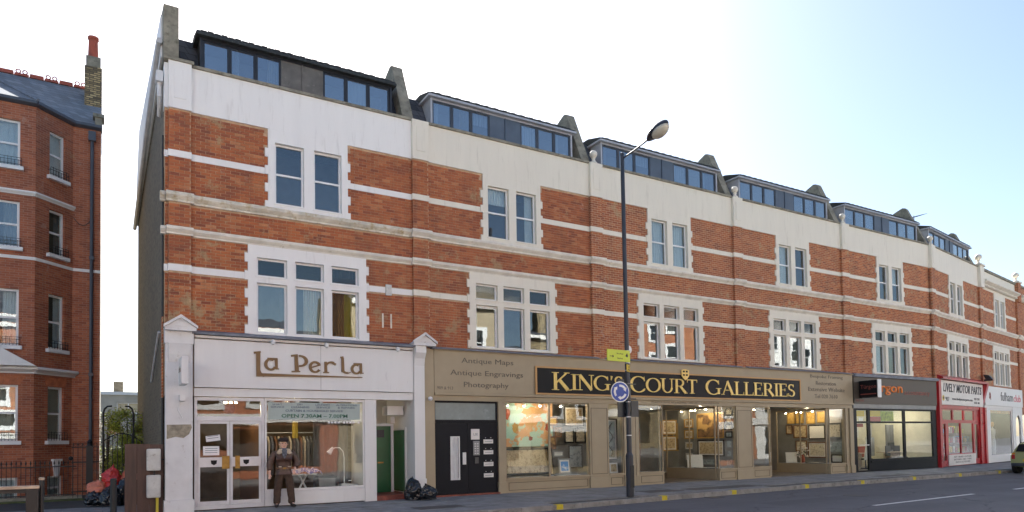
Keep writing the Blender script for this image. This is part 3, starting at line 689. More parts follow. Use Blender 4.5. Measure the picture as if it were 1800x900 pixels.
# chimney behind and aerial
c = thing('chimney_stack', 'small red chimney stack above the far dormer of the terrace', 'chimney', (39.3, 4.5, 11.8))
box('brick_stack', M['brick'], c, -.5, .5, -.3, .3, 0, .75); MB().lathe([(.13, .75), (.11, 1.1), (.13, 1.15), (.13, 1.2)], (-.2, 0, 0)).lathe([(.13, .75), (.11, 1.1), (.13, 1.15), (.13, 1.2)], (.2, 0, 0)).build('chimney_pot', M['terracotta'], c)
a = thing('television_aerial', 'thin television aerial on the roof above the fifth dormer', 'aerial', (35.2, 1.2, 11.9))
MB().tube([(0, 0, 0), (0, 0, .75)], .02).build('mast', M['greyframe'], a)
mb = MB().tube([(-.4, -.1, .55), (1.3, .3, 1.1)], .015)
for k in range(9):
    q = k / 8; x, y, z = -.4 + 1.7 * q, -.1 + .4 * q, .55 + .55 * q; mb.tube([(x + .05, y - .25, z), (x - .05, y + .25, z)], .008, 5)
mb.build('boom', M['greyframe'], a)
# ------------------------------------------------------------------ red mansion block on the left
LB = thing('mansion_block', 'tall red brick mansion block with canted bay and slate roof at the left', 'building')
P4 = [(-9, 8.5), (-1.89, 8.5), (-.91, 9.5), (-.1, 9.5)]; ZE = 12.6
def seg(i):
    a, b = Vector(P4[i]), Vector(P4[i + 1]); d = b - a
    return (a.x, a.y, 0), math.atan2(d.y, d.x), d.length
FW = [(10.5, 12.0), (7.92, 9.4), (4.8, 6.6), (1.81, 3.57), (-.1, .66)]
SPEC = {0: [(5.45, 6.7), (1.5, 2.75)], 1: [(.5, 1.09)], 2: []}
for i in range(3):
    loc, rz, L = seg(i)
    holes = [(a, b, z0, z1) for a, b in SPEC[i] for z0, z1 in FW]
    mt = M['brick_cant'] if i == 1 else M['brick_left']
    MB().wall(0, L, -.15, ZE, 0, .3, holes).build('brick_wall', mt, LB, loc, (0, 0, rz))
    for wi, (a, b) in enumerate(SPEC[i]):
        for k, (z0, z1) in enumerate(FW):
            f = .07; zm = (z0 + z1) / 2
            mb = MB().wall(a + .002, b - .002, z0 + .002, z1 - .002, .08, .16, [(a + f, b - f, z0 + f, z1 - f)]).box(a + f, b - f, .085, .15, zm - .03, zm + .03)
            w = mb.build('window', M['joinery'], LB, loc, (0, 0, rz))
            box('pane', M['glass'], w, a + f, b - f, .11, .115, z0 + f, zm - .03); box('pane', M['glass'], w, a + f, b - f, .10, .105, zm + .03, z1 - f)
            cm = [M['curtain_w'], M['curtain_g'], M['curtain_w'], M['curtain'], M['curtain_w']][k]
            mb = MB()
            spans = [(a, a + (b - a) * .3), (b - (b - a) * .35, b)] if k in (1, 2) else [(a, b)]
            for s0, s1 in spans:
                n = 12
                for q in range(n):
                    x0, x1 = s0 + (s1 - s0) * q / n, s0 + (s1 - s0) * (q + 1) / n
                    mb.poly([(x0, .25 + .02 * (q % 2), z0), (x1, .25 + .02 * ((q + 1) % 2), z0), (x1, .25 + .02 * ((q + 1) % 2), z1), (x0, .25 + .02 * (q % 2), z1)])
            mb.build('curtain', cm, w)
            if k < 4: MB().box(a - .1, b + .1, -.13, .07, z0 - .12, z0 - .003).build('window_sill', M['joinery'], LB, loc, (0, 0, rz))
            if k in (0, 1, 2, 3):
                mb = MB(); n = int((b - a + .1) / .09)
                for q in range(n + 1): x = a - .05 + (b - a + .1) * q / n; mb.box(x - .006, x + .006, -.11, -.098, z0 + .001, z0 + .24 + .05 * math.sin(q * 1.3))
                for zz in (.05, .18, .26): mb.box(a - .05, b + .05, -.112, -.096, z0 + zz, z0 + zz + .012)
                for s_ in (a - .05, b + .05): mb.box(s_ - .006, s_ + .006, -.1, .0, z0 + .18, z0 + .19)
                mb.build('balconette_rail', M['iron'], LB, loc, (0, 0, rz))
            if k in (3, 4):     # gauged brick flat arch, fanned voussoirs
                n = 9 if b - a > 1 else 6; vs = None
                for q in range(n):
                    x0 = a - .06 + (b - a + .12) * q / n; x1 = a - .06 + (b - a + .12) * (q + 1) / n; m_ = (a + b) / 2
                    t0, t1 = x0 + (x0 - m_) * .22, x1 + (x1 - m_) * .22
                    MB().prism([(x0 + .008, z1 + .005), (x1 - .008, z1 + .005), (t1 - .008, z1 + .29), (t0 + .008, z1 + .29)], -.012, .01, 'y').build('arch_brick', M['gauged'], LB, loc, (0, 0, rz))
                if k == 4 and i == 1:
                    m_ = (a + b) / 2; MB().prism([(m_ - .07, z1 - .02), (m_ + .07, z1 - .02), (m_ + .12, z1 + .48), (m_ - .12, z1 + .48)], -.09, .01, 'y').box(m_ - .16, m_ + .16, -.12, .0, z1 + .481, z1 + .55).build('keystone', M['joinery'], LB, loc, (0, 0, rz))
    ext = .06
    if i < 2:
        MB().prism(cornice(9.62, 9.76, .09), -ext if i else 0, L + (.03 if i else .02)).build('string_course', M['white'], LB, loc, (0, 0, rz))
        MB().prism(cornice(3.93, 4.14, .24), -ext * 1.2 if i else 0, L + (.05 if i else .09)).build('entablature', M['white'], LB, loc, (0, 0, rz))
    MB().box(0, L, -.03, .0, 7.56, 7.66).build('sill_band', M['white'], LB, loc, (0, 0, rz))
    MB().prism([(-.06, ZE - .06), (-.16, ZE), (-.16, ZE + .09), (.0, ZE + .09), (.0, ZE - .06)], -.05 if i else 0, L + .04).build('gutter', M['pipe'], LB, loc, (0, 0, rz))
MB().box(-.401, -.101, 9.81, 22, -.1, ZE).build('end_wall', M['stock'], LB)
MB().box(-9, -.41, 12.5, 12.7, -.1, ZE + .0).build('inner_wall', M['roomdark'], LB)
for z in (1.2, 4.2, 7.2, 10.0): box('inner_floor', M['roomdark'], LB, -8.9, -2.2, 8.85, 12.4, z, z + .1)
MB().prism([(-3.25, 4.145), (-1.80, 4.145), (-2.6, 4.62), (-3.25, 5.0)], 8.1, 8.45, 'y').build('porch_pediment', M['white'], LB)
rf = MB(); A, B_, C_, D_ = (-9, 8.36, ZE + .09), (-1.83, 8.36, ZE + .09), (-.9, 9.36, ZE + .09), (-.1, 9.36, ZE + .09)
H_, R1, R2 = (-4.2, 12, 15.05), (-9, 12, 15.05), (-.1, 12, 15.05)
rf.poly([A, B_, H_, R1]); rf.poly([B_, C_, H_]); rf.poly([C_, D_, R2, H_]); rf.poly([R1, R2, (-.1, 16, ZE), (-9, 16, ZE)]); rf.poly([D_, (-.1, 16, ZE), R2])
rf.build('slate_roof', M['slate_left'], LB)
MB().tube([(B_[0], B_[1], B_[2] + .02), (H_[0], H_[1], H_[2] + .03)], .06, 6).build('hip_roll', M['lead'], LB)
x = -4.6; k = 0
while x < -.65:
    mb = MB().prism([(11.88, 15.0), (12, 15.13), (12.12, 15.0)], x + .01, x + .44)
    if k % 2 == 0:
        for cx in (x + .12, x + .32):
            pts = [(cx + .07 * math.cos(a * .7854), 12, 15.19 + .07 * math.sin(a * .7854)) for a in range(9)]; mb.tube(pts, .022, 5, caps=False)
    else: mb.box(x + .02, x + .43, 11.97, 12.03, 15.1, 15.17)
    mb.build('ridge_tile', M['terracotta'], LB); x += .45; k += 1
ch = MB().box(-.62, -.08, 10.7, 11.7, 12.5, 15.35).build('chimney', M['stock_yellow'], LB)
box('chimney_cap', M['stone'], ch, -.58, -.12, 10.74, 11.66, 15.351, 15.75)
MB().lathe([(.2, 15.75), (.17, 15.9), (.15, 16.5), (.18, 16.53), (.18, 16.62), (.14, 16.63)], (-.36, 11.1, 0)).build('chimney_pot', M['terracotta'], ch)
MB().box(-.34, .0, 9.3, 9.9, 12.95, 13.07).box(-.28, -.06, 9.36, 9.84, 12.6, 12.949).build('kneeler_stone', M['stone'], LB)
MB().tube([(-.36, 9.42, 12.3), (-.36, 9.42, 0)], .055).box(-.47, -.25, 9.3, 9.49, 12.1, 12.42).box(-.43, -.29, 9.35, 9.45, 4.0, 4.1).box(-.43, -.29, 9.35, 9.45, 8.0, 8.1).build('downpipe', M['pipe'], LB)
mb = MB().tube([(-.9 + i * .09, 9.48, 9.4 - .25 * math.sin(i / 6 * 3.14)) for i in range(7)], .012, 5)
mb.build('sagging_cable', M['cable'], LB)

# iron railing and gate in front of it
fr = thing('iron_railing', 'black iron railing with spear heads before the red mansion block', 'railing', (-4.0, 7.15, 0))
for q in (.12, .98): box('rail', M['iron'], fr, 0, 3.3, -.012, .012, q, q + .035)
bar = MB().tube([(0, 0, 0), (0, 0, 1.06)], .0095, 6).lathe([(.01, 1.06), (.024, 1.10), (.012, 1.16), (.002, 1.2)], n=6).mesh('railing_bar'); bar.materials.append(M['iron'])
for k in range(28): link('railing_bar', bar, None, fr, (.02 + k * .118, 0, 0))
MB().box(-4.5, -.55, 7.0, 7.4, -.03, .10).build('railing_kerb', M['stone'], None); 
rk = bpy.data.objects['railing_kerb']; tag(rk, 'low mossy stone kerb under the iron railing', 'kerb')
tag(MB().box(-8, -.45, 6.65, 6.98, -.03, .015).build('moss_strip', M['grass']), kind='stuff')
gt = thing('iron_gate', 'taller black iron gate beside the downpipe and the bin bags', 'gate', (-.72, 7.0, 0))
MB().box(.28, .46, -.05, .09, 0, 1.62).lathe([(.08, 1.62), (.05, 1.68), (.075, 1.74), (.02, 1.82)], (.37, 0, 0), 10).build('gate_post', M['iron'], gt)
for z in (.2, 1.1, 1.56): box('gate_rail', M['iron'], gt, -.1, .62, -.015, .015, z, z + .035)
for k in range(6): MB().tube([(-.06 + k * .125, 0, .03), (-.06 + k * .125, 0, 1.72)], .01, 6).build('gate_bar', M['iron'], gt)
mb = MB()
for k in range(5):
    cx = .0 + k * .13; mb.tube([(cx + .05 * math.cos(a * .7854), 0, 1.66 + .05 * math.sin(a * .7854)) for a in range(9)], .008, 5, caps=False)
mb.build('scrollwork', M['iron'], gt); MB().lathe([(.01, -.07), (.05, -.04), (.07, 0), (.05, .04), (.01, .07)], (-.12, 0, 1.24), 12).build('round_knob', M['iron'], gt)
g2 = thing('garden_gate', 'arched black iron garden gate with two hooked lamp poles in the gap', 'gate', (-.05, 8.4, 0))
for k in range(9): MB().tube([(.05 + k * .14, 0, 0), (.05 + k * .14, 0, 1.75 + .28 * math.sin(k / 8 * math.pi))], .012, 6).build('gate_bar', M['iron'], g2)
MB().tube([(.0 + k * .12, 0, 1.72 + .3 * math.sin(k / 10 * math.pi)) for k in range(11)], .018, 6).tube([(0, 0, .5), (1.2, 0, .5)], .015, 6).build('arched_top_rail', M['iron'], g2)
for x, s in ((.06, 1), (.93, -1)):
    MB().tube([(x, 0, 0), (x, 0, 2.7), (x + s * .04, 0, 2.84), (x + s * .12, 0, 2.92), (x + s * .25, 0, 2.93)], .03, 7).build('hooked_pole', M['iron'], g2)
# bush, blossom and far block
def leafy(name, mats, c, size, n, leaf, label, cat, trunk=True, seed=3, drop=None):
    rr = random.Random(seed); t = thing(name, label, cat, c)
    for mi, (mt, share) in enumerate(mats):
        mb = MB()
        clumps = [(rr.uniform(-1, 1) * size[0], rr.uniform(-1, 1) * size[1], rr.uniform(.1, 1) * size[2], rr.uniform(.12, .3)) for _ in range(26)]
        for k in range(int(n * share)):
            q = rr.choice(clumps); d = Vector((rr.gauss(0, 1), rr.gauss(0, 1), rr.gauss(0, 1))).normalized() * rr.random() ** .5 * q[3] * 1.4
            p = Vector(q[:3]) + d
            if p.z < .05: continue
            a = Vector((rr.gauss(0, 1), rr.gauss(0, 1), rr.gauss(0, .6))).normalized() * leaf; b = a.orthogonal().normalized() * leaf * .45
            mb.poly([p - a, p + b, p + a, p - b])
        tag(mb.build('leaves', mt, t), kind='stuff')
    mb = MB()
    for k in range(9): 
        x, y = rr.uniform(-.7, .7) * size[0], rr.uniform(-.7, .7) * size[1]; mb.tube([(x * .2, y * .2, 0), (x * .6, y * .6, size[2] * .5), (x, y, size[2] * rr.uniform(.7, 1))], [.025, .018, .006], 5)
    mb.build('stems', M['twig'], t); return t
leafy('garden_bush', [(M['leaf_y'], .8), (M['leaf_g'], .2)], (.75, 10.2, 0), (.5, .5, 2.75), 7500, .045, 'yellow green climbing bush behind the arched garden gate', 'bush', seed=4)
leafy('blossom_shrub', [(M['blossom'], .5), (M['leaf_g'], .3)], (.1, 10.6, 0), (.22, .4, 2.7), 1500, .04, 'sparse shrub with white blossom at the edge of the mansion block', 'shrub', seed=6)
leafy('ivy_hedge', [(M['leaf_g'], .7), (M['leaf_y'], .3)], (.6, 14.5, 0), (1.4, .5, 1.5), 3000, .06, 'low green hedge at the back of the gap behind the bush', 'hedge', seed=8)
fb = thing('far_block', 'pale flat roofed block of flats seen far off in the gap', 'building', (0, 46, 0))
MB().wall(-3, 5.5, 0, 5.85, 0, .3, [(.95, 2.6, 4.35, 5.25), (.4, 1.5, 2.6, 3.4)]).box(-3, 5.5, .31, 8, 0, 5.85).build('wall', M['farwall'], fb)
box('roof_edge', M['white'], fb, -3.1, 5.6, -.15, 8, 5.851, 6.1); box('chimney', M['stock'], fb, .75, 1.45, 2, 3, 6.101, 7.1)
for (a, b, c_, d) in ((.95, 2.6, 4.35, 5.25), (.4, 1.5, 2.6, 3.4)):
    w = MB().wall(a, b, c_, d, .1, .16, [(a + .08, (a + b) / 2 - .04, c_ + .08, d - .08), ((a + b) / 2 + .04, b - .08, c_ + .08, d - .08)]).build('window', M['joinery'], fb); box('pane', M['glass'], w, a + .08, b - .08, .12, .125, c_ + .08, d - .08)
# brown boarded screen, meters, bags
fp = thing('board_screen', 'brown timber board screen with meter boxes beside the white shop pier', 'fence', (.43, -.05, 0))
for k, (a, b) in enumerate(((0, .24), (.245, .49), (.495, .78))): box('board', M['brownboard'], fp, a, b, 0 - .01 * (k % 2), .03, 0, 1.62 - .01 * k)
box('fence_post', M['brownboard'], fp, .3, .38, .031, .1, 0, 1.55)
for nm, z0, z1, lab in (('meter_box', 1.0, 1.5, 'upper grey meter box on the brown screen, clean with rounded corners'), ('meter_box', .38, .9, 'lower stained meter box on the brown screen above the yellow conduit')):
    o = thing(nm, lab, 'meter box', (.86, -.24, z0)); MB().box(0, .29, 0, .16, 0, z1 - z0).build('casing', M['meter'], o, bevel=.03); MB().box(.03, .26, -.012, .0, .04, z1 - z0 - .06).build('cover', M['meter'], o, bevel=.005)
o = tag(MB().tube([(1.08, -.16, .38), (1.08, -.16, 0)], .03).build('conduit', M['pipe_yellow']), 'yellow conduit running from the lower meter box to the ground', 'conduit')
o = tag(MB().tube([(1.02, -.16, 1.0), (1.02, -.16, .9)], .02).tube([(1.15, -.14, 1.25), (1.22, -.05, 1.25)], .015).build('cable_link', M['cable']), 'short black cable joining the two meter boxes', 'cable')
def bag(name, c, s, mat, label, seed, group=None, neck=True, squash=.8):
    """tied sack: lumpy body with folds, gathered neck"""
    rr = random.Random(seed); from mathutils import noise
    bm = bmesh.new(); bmesh.ops.create_icosphere(bm, subdivisions=5, radius=1)
    off = Vector((seed * 3.1, seed * 1.7, 0)); lean = (rr.uniform(-1.2, 1.2), rr.uniform(-1.2, 1.2))
    for v in bm.verts:
        d = v.co.normalized(); z = d.z
        r = 1 + .26 * noise.noise(d * 1.4 + off) + .16 * noise.noise(d * 3.1 + off)
        r -= .10 * abs(noise.noise(d * 5.5 + off * 2)) + .05 * abs(noise.noise(d * 14 + off))
        r += .07 * abs(noise.noise(Vector((math.atan2(d.y, d.x) * 2.2, z * 1.2, seed)) * 1.6)) * (1 if z > -.3 else .3)
        r += .035 * noise.noise(d * 11 + off)
        if neck and z > .8: r *= 1 + (z - .8) * 1.0; 
        co = d * r
        if neck and z > .8: k = max(.3, 1 - (z - .8) * 4.5); co.x *= k; co.y *= k; co.x += (z - .8) * lean[0]; co.y += (z - .8) * lean[1]
        if co.z < -.5: co.z = -.5 + (co.z + .5) * .12; co.x *= 1.08; co.y *= 1.08
        v.co = co
    zmin = min(v.co.z for v in bm.verts)
    for v in bm.verts: v.co = Vector((v.co.x * s[0], v.co.y * s[1], (v.co.z - zmin) * s[2] * .62))
    me = bpy.data.meshes.new(name); bm.to_mesh(me); bm.free(); me.polygons.foreach_set('use_smooth', [True] * len(me.polygons))
    o = link(name, me, mat, None, c, (0, 0, rr.uniform(0, 6))); return tag(o, label, 'bin bag', group)
G = 'rubbish bags piled in the gap'
bag('bin_bag', (-.12, 3.5, 0), (.36, .3, .42), M['bag_black'], 'flat black bin bag at the left foot of the pile in the gap', 1, G, squash=.6)
bag('bin_bag', (.22, 3.2, 0), (.3, .3, .5), M['bag_black'], 'black bin bag in front of the pile, behind the thin bollard', 2, G)
bag('bin_bag', (.62, 3.3, 0), (.33, .32, .75), M['bag_black'], 'tall black bin bag beside the brown board screen', 3, G)
bag('bin_bag', (.18, 3.9, 0), (.4, .35, .62), M['bag_black'], 'black bin bag at the back carrying the red sack', 4, G)
bag('plastic_sack', (.22, 3.7, .46), (.3, .26, .52), M['bag_red'], 'bright red plastic sack on top of the black bags', 5, G)
bag('plastic_sack', (-.1, 3.55, .33), (.28, .22, .34), M['bag_orange'], 'pale orange red sack lying left of the red sack', 6, G)
bag('plastic_sack', (.62, 3.7, .5), (.2, .2, .45), M['bag_orange'], 'crumpled pinkish sack leaning on the brown screen', 9, G)
bag('bin_bag', (7.22, -.55, 0), (.25, .24, .56), M['bag_black'], 'taller knotted black bin bag before the white shop pier', 7)
bag('bin_bag', (7.58, -.7, 0), (.34, .24, .40), M['bag_black'], 'slumped black bin bag leaning on its taller neighbour, toward the gallery', 8)
# ------------------------------------------------------------------ dry cleaner shopfront
S1 = thing('laundry_shopfront', 'white dry cleaner shopfront with bronze name letters and green side doors', 'shopfront', (0, 0, 0))
def pediment(par, x0, x1, y0, z0, h, mat):
    xm = (x0 + x1) / 2
    p = MB().box(x0 - .02, x1 + .02, y0, .05, z0, z0 + .06)
    p.prism([(x0 - .04, z0 + .061), (x1 + .04, z0 + .061), (xm, z0 + h)], y0 + .03, .05, 'y')
    for s, (a, b) in ((1, (x0 - .05, xm)), (-1, (x1 + .05, xm))):
        p.prism([(a, z0 + .061), (a, z0 + .12), (b, z0 + h + .07), (b, z0 + h + .0)], y0 - .04, y0 + .029, 'y')
    p.prism([(xm - .13, z0 + .10), (xm + .13, z0 + .10), (xm, z0 + .24)], y0 + .012, y0 + .029, 'y')
    return p.build('pediment', mat, par)
pl = MB().box(1.24, 1.82, -.22, 0, .3, 3.95).box(1.21, 1.85, -.26, 0, 0, .3).box(1.22, 1.84, -.25, 0, 3.951, 4.24)
pl.prism([(-.2205, 3.5), (-.30, 3.7), (-.36, 3.951), (-.2205, 3.951)], 1.3, 1.76)
pl.build('left_pier', M['peel'], S1, bevel=.006); pediment(S1, 1.24, 1.86, -.40, 4.242, .30, M['peel'])
MB().prism([(1.27, 1.72), (1.45, 1.77), (1.62, 1.74), (1.74, 1.83), (1.80, 1.99), (1.78, 2.06), (1.27, 2.05)], -.2245, -.2205, 'y').build('bare_render_patch', plain('bare_render', (.36, .32, .24), .95, .3, 8, bump=.8), S1)
pr = MB().box(7.43, 7.745, -.20, 0, .55, 3.7).box(7.41, 7.765, -.23, 0, 0, .55).prism([(-.2, 3.7), (-.24, 3.9), (-.34, 4.05), (-.34, 4.24), (-.0, 4.24), (-.0, 3.7)], 7.43, 7.745)
pr.build('right_pier', M['shopwhite'], S1, bevel=.006); pediment(S1, 7.38, 8.0, -.40, 4.242, .30, M['peel'])
MB().box(1.86, 7.42, -.16, .0, 2.95, 4.1).box(1.86, 7.42, -.175, .0, 4.13, 4.19).build('fascia', M['shopwhite'], S1)
MB().box(1.86, 7.42, -.12, .0, 2.735, 2.93).box(1.86, 7.42, -.14, -.121, 2.90, 2.925).build('shutter_box', M['shopwhite'], S1)
for x in (3.62, 4.95, 6.9): MB().tube([(x, -.18, 4.16), (x, -.34, 4.16), (x, -.36, 4.13)], .015).lathe([(.02, -.06), (.05, -.04), (.06, .03), (.03, .05)], (x, -.37, 4.09), 10).build('spotlight', M['shopwhite'], S1)
box('fascia_joint', M['cable'], S1, 4.85, 4.856, -.1615, -.16, 2.95, 4.1)
# name letters
def strokes(name, par, mat, y, ss, ext=.035, k=.0006):
    """letter from tapered strokes: ('l',x0,z0,x1,z1,w0,w1) or ('a',cx,cz,rx,rz,a0,a1,w_side,w_top)"""
    mb = MB()
    for i, s in enumerate(ss):
        yy = y - ext - i * k
        if s[0] == 'l':
            _, x0, z0, x1, z1, w0, w1 = s; d = Vector((x1 - x0, z1 - z0)).normalized(); n = Vector((-d.y, d.x))
            q = [(x0 - n.x * w0 / 2, z0 - n.y * w0 / 2), (x1 - n.x * w1 / 2, z1 - n.y * w1 / 2), (x1 + n.x * w1 / 2, z1 + n.y * w1 / 2), (x0 + n.x * w0 / 2, z0 + n.y * w0 / 2)]
            mb.prism(q, yy, y, 'y')
        elif s[0] == 'p': mb.prism(s[1], yy, y, 'y')
        else:
            _, cx, cz, rx, rz, a0, a1, ws, wt = s; n = 22; b = len(mb.v); N = n + 1
            for lay in (yy, y):
                for j in range(N):
                    a = rad(a0 + (a1 - a0) * j / n); c_, s_ = math.cos(a), math.sin(a)
                    w = wt + (ws - wt) * c_ * c_
                    mb.v.append((cx + (rx - w / 2) * c_ + 0, lay, cz + (rz - w / 2) * s_)); mb.v.append((cx + (rx + w / 2) * c_, lay, cz + (rz + w / 2) * s_))
            for j in range(n):
                i0, o0, i1, o1 = b + 2 * j, b + 2 * j + 1, b + 2 * j + 2, b + 2 * j + 3; K = 2 * N
                mb.f += [(i0, o0, o1, i1), (i0 + K, i1 + K, o1 + K, o0 + K), (i0, i1, i1 + K, i0 + K), (o0, o0 + K, o1 + K, o1)]
            e = b + 2 * n; mb.f += [(b, b + 2 * N, b + 2 * N + 1, b + 1), (e, e + 1, e + 1 + 2 * N, e + 2 * N)]
    o = mb.build(name, mat, par)
    bm = bmesh.new(); bm.from_mesh(o.data); bmesh.ops.recalc_face_normals(bm, faces=bm.faces[:]); bm.to_mesh(o.data); bm.free(); return o
Y1 = -.162; w = .07
L_ = [[('l', 3.30, 3.25, 3.30, 3.85, .09, .10), ('l', 3.20, 3.83, 3.36, 3.86, .05, .04), ('a', 3.44, 3.40, .12, .12, 180, 270, .07, .07), ('p', [(3.25, 3.25), (5.95, 3.305), (5.95, 3.325), (3.4, 3.33)])],
      [('a', 3.60, 3.56, .12, .13, 60, 330, .075, .05), ('l', 3.52, 3.70, 3.76, 3.70, .045, .05), ('l', 3.73, 3.71, 3.74, 3.45, .07, .06), ('l', 3.72, 3.46, 3.80, 3.45, .04, .02)],
      [('l', 4.24, 3.40, 4.22, 3.84, .10, .075), ('l', 4.11, 3.40, 4.32, 3.41, .035, .03), ('l', 4.10, 3.80, 4.26, 3.83, .05, .04), ('a', 4.31, 3.68, .17, .13, -95, 95, .08, .045)],
      [('a', 4.70, 3.54, .125, .13, 30, 330, .07, .05), ('l', 4.62, 3.53, 4.83, 3.60, .035, .035), ('l', 4.815, 3.58, 4.80, 3.64, .05, .05)],
      [('l', 4.98, 3.41, 4.97, 3.69, .075, .06), ('l', 4.91, 3.41, 5.06, 3.41, .03, .03), ('a', 5.12, 3.56, .14, .12, 60, 170, .05, .05), ('l', 5.12, 3.68, 5.24, 3.63, .04, .05)],
      [('l', 5.43, 3.44, 5.42, 3.82, .075, .065), ('l', 5.37, 3.82, 5.44, 3.84, .04, .03), ('a', 5.53, 3.50, .10, .08, 180, 290, .06, .05), ('l', 5.55, 3.41, 5.64, 3.44, .035, .02)],
      [('a', 5.79, 3.53, .115, .115, 60, 330, .07, .05), ('l', 5.72, 3.67, 5.94, 3.67, .04, .045), ('l', 5.91, 3.68, 5.92, 3.43, .065, .06), ('l', 5.90, 3.42, 5.99, 3.43, .035, .02)]]
for s in L_: strokes('letter', S1, M['bronze'], Y1, s)
# entrance: transom light, double doors
MB().wall(1.87, 3.46, .03, 2.72, -.07, -.0, [(1.93, 3.38, 2.26, 2.64), (1.93, 3.40, .12, 2.15)]).build('door_frame', M['alu'], S1)
box('transom_pane', M['glass_shop'], S1, 1.93, 3.38, -.05, -.045, 2.26, 2.64)
for a, b, sx in ((1.935, 2.655, 1), (2.665, 3.395, -1)):
    d = MB().wall(a, b, .125, 2.145, -.06, -.015, [(a + .06, b - .06, .22, 1.05), (a + .06, b - .06, 1.27, 2.08)]).build('door', M['alu'], S1)
    box('pane', M['glass_shop'], d, a + .06, b - .06, -.045, -.04, .22, 1.05); box('pane', M['glass_shop'], d, a + .06, b - .06, -.045, -.04, 1.27, 2.08)
    box('push_plate', M['silver'], d, a + .03, b - .03, -.085, -.061, 1.04, 1.26)
    xx = (b - .28, b - .01) if sx > 0 else (a + .01, a + .22); box('brass_plate', M['brass'], d, xx[0] + .1, xx[1], -.098, -.086, .99, 1.3)
    m_ = (a + b) / 2; MB().prism([(m_ - .07, 1.2), (m_ + .07, 1.2), (m_ + .06, 1.12), (m_, 1.08), (m_ - .06, 1.12)], -.094, -.0855, 'y').prism([(m_ - .035, 1.18), (m_ + .035, 1.18), (m_, 1.12)], -.098, -.0945, 'y').build('shield_emblem', M['blackpaint'], d)
for (a, b, c_, d, rt) in ((2.12, 2.44, 1.66, 1.80, .12), (2.06, 2.42, 1.32, 1.54, 0)):
    o = thing('paper_notice', 'tilted paper notice taped inside the left door' if rt else 'square printed notice above the left push plate', 'notice', ((a + b) / 2, -.064, (c_ + d) / 2)); o.rotation_euler = (0, -rt, 0)
    box('sheet', M['purewhite'], o, -(b - a) / 2, (b - a) / 2, -.003, 0, -(d - c_) / 2, (d - c_) / 2)
    for q in range(3 if not rt else 2): box('printed_line', M['blueletter'], o, -(b - a) * .38, (b - a) * .38, -.0042, -.0031, .05 - q * .05, .062 - q * .05)
# shop window, banner
MB().wall(3.47, 6.03, .38, 2.72, -.07, -.0, [(3.52, 5.99, .44, 2.66)]).build('window_frame', M['shopwhite'], S1)
box('shop_pane', M['glass_shop'], S1, 3.52, 5.99, -.045, -.04, .44, 2.66)
MB().box(3.47, 6.03, -.09, .0, .03, .375).build('stallriser', M['shopwhite'], S1); MB().box(6.035, 6.36, -.1, .9, .0, 2.73).build('inner_pier', M['shopwhite'], S1)
box('shop_banner', M['banner'], S1, 3.56, 5.92, -.056, -.047, 2.19, 2.62)
for s, x0, x1, z, h, mt in (('SHIRT', 3.66, 3.90, 2.55, .045, 'blueletter'), ('SERVICE', 3.62, 3.95, 2.48, .05, 'blueletter'), ('DRY', 4.28, 4.42, 2.55, .045, 'blueletter'), ('CLEANING', 4.12, 4.58, 2.48, .05, 'blueletter'), ('LAUNDRY', 4.74, 5.12, 2.55, .045, 'blueletter'), ('SERVICE', 4.76, 5.12, 2.48, .05, 'blueletter'), ('ALTERATIONS', 5.28, 5.84, 2.55, .045, 'blueletter'), ('& REPAIRS', 5.32, 5.78, 2.48, .05, 'blueletter'), ('CURTAIN & HOUSEHOLD SERVICE', 3.98, 5.46, 2.385, .06, 'blueletter'), ('OPEN 7.30AM \u2013 7.00PM', 3.88, 5.58, 2.235, .095, 'greenletter')):
    text(s, M[mt], S1, x0, -.0565, z, h, x1 - x0, ext=.002, bold=.015)
for k in range(9): box('white_sticker', M['purewhite'], S1, 5.06 + k * .085 + (.06 if k > 3 else 0) + (.06 if k > 7 else 0), 5.12 + k * .085 + (.06 if k > 3 else 0) + (.06 if k > 7 else 0), -.048, -.0455, 2.09, 2.14)
# recess with the green doors
MB().box(6.36, 7.42, 2.0, 2.1, 0, 2.95).box(7.43, 7.5, .0, 2.0, 0, 2.95).box(6.36, 7.42, .0, 2.0, 2.9, 2.95).box(6.9, 7.38, .5, .9, 2.35, 2.6).each('recess_wall', M['shopwhite'], S1)
box('tiled_step', M['redtile'], S1, 6.37, 7.42, -.12, 1.99, 0, .14)
MB().wall(6.62, 7.26, .14, 2.12, .98, 1.04, [(6.68, 7.18, .14, 2.05), ]).build('door_casing', M['shopwhite'], S1)
d = box('green_door', M['green'], S1, 6.681, 7.179, 1.0, 1.03, .145, 2.048)
box('dark_pane', M['darkframe'], d, 6.76, 6.98, .99, .999, 1.72, 1.94); box('letter_flap', M['brass'], d, 6.78, 6.95, .985, .999, .98, 1.02); MB().lathe([(.02, 0), (.02, .03), (.01, .04)], (6.72, .98, 1.6), 8).build('latch', M['brass'], d)
MB().box(7.405, 7.429, .42, .50, .141, 2.0).box(7.405, 7.429, 1.36, 1.44, .141, 2.0).box(7.405, 7.429, .501, 1.359, 1.93, 2.0).build('door_casing', M['shopwhite'], S1)
d = box('green_door', M['green'], S1, 7.395, 7.429, .505, 1.355, .17, 1.925)
box('wall_light', M['purewhite'], S1, 7.16, 7.28, .92, .97, 2.13, 2.32)
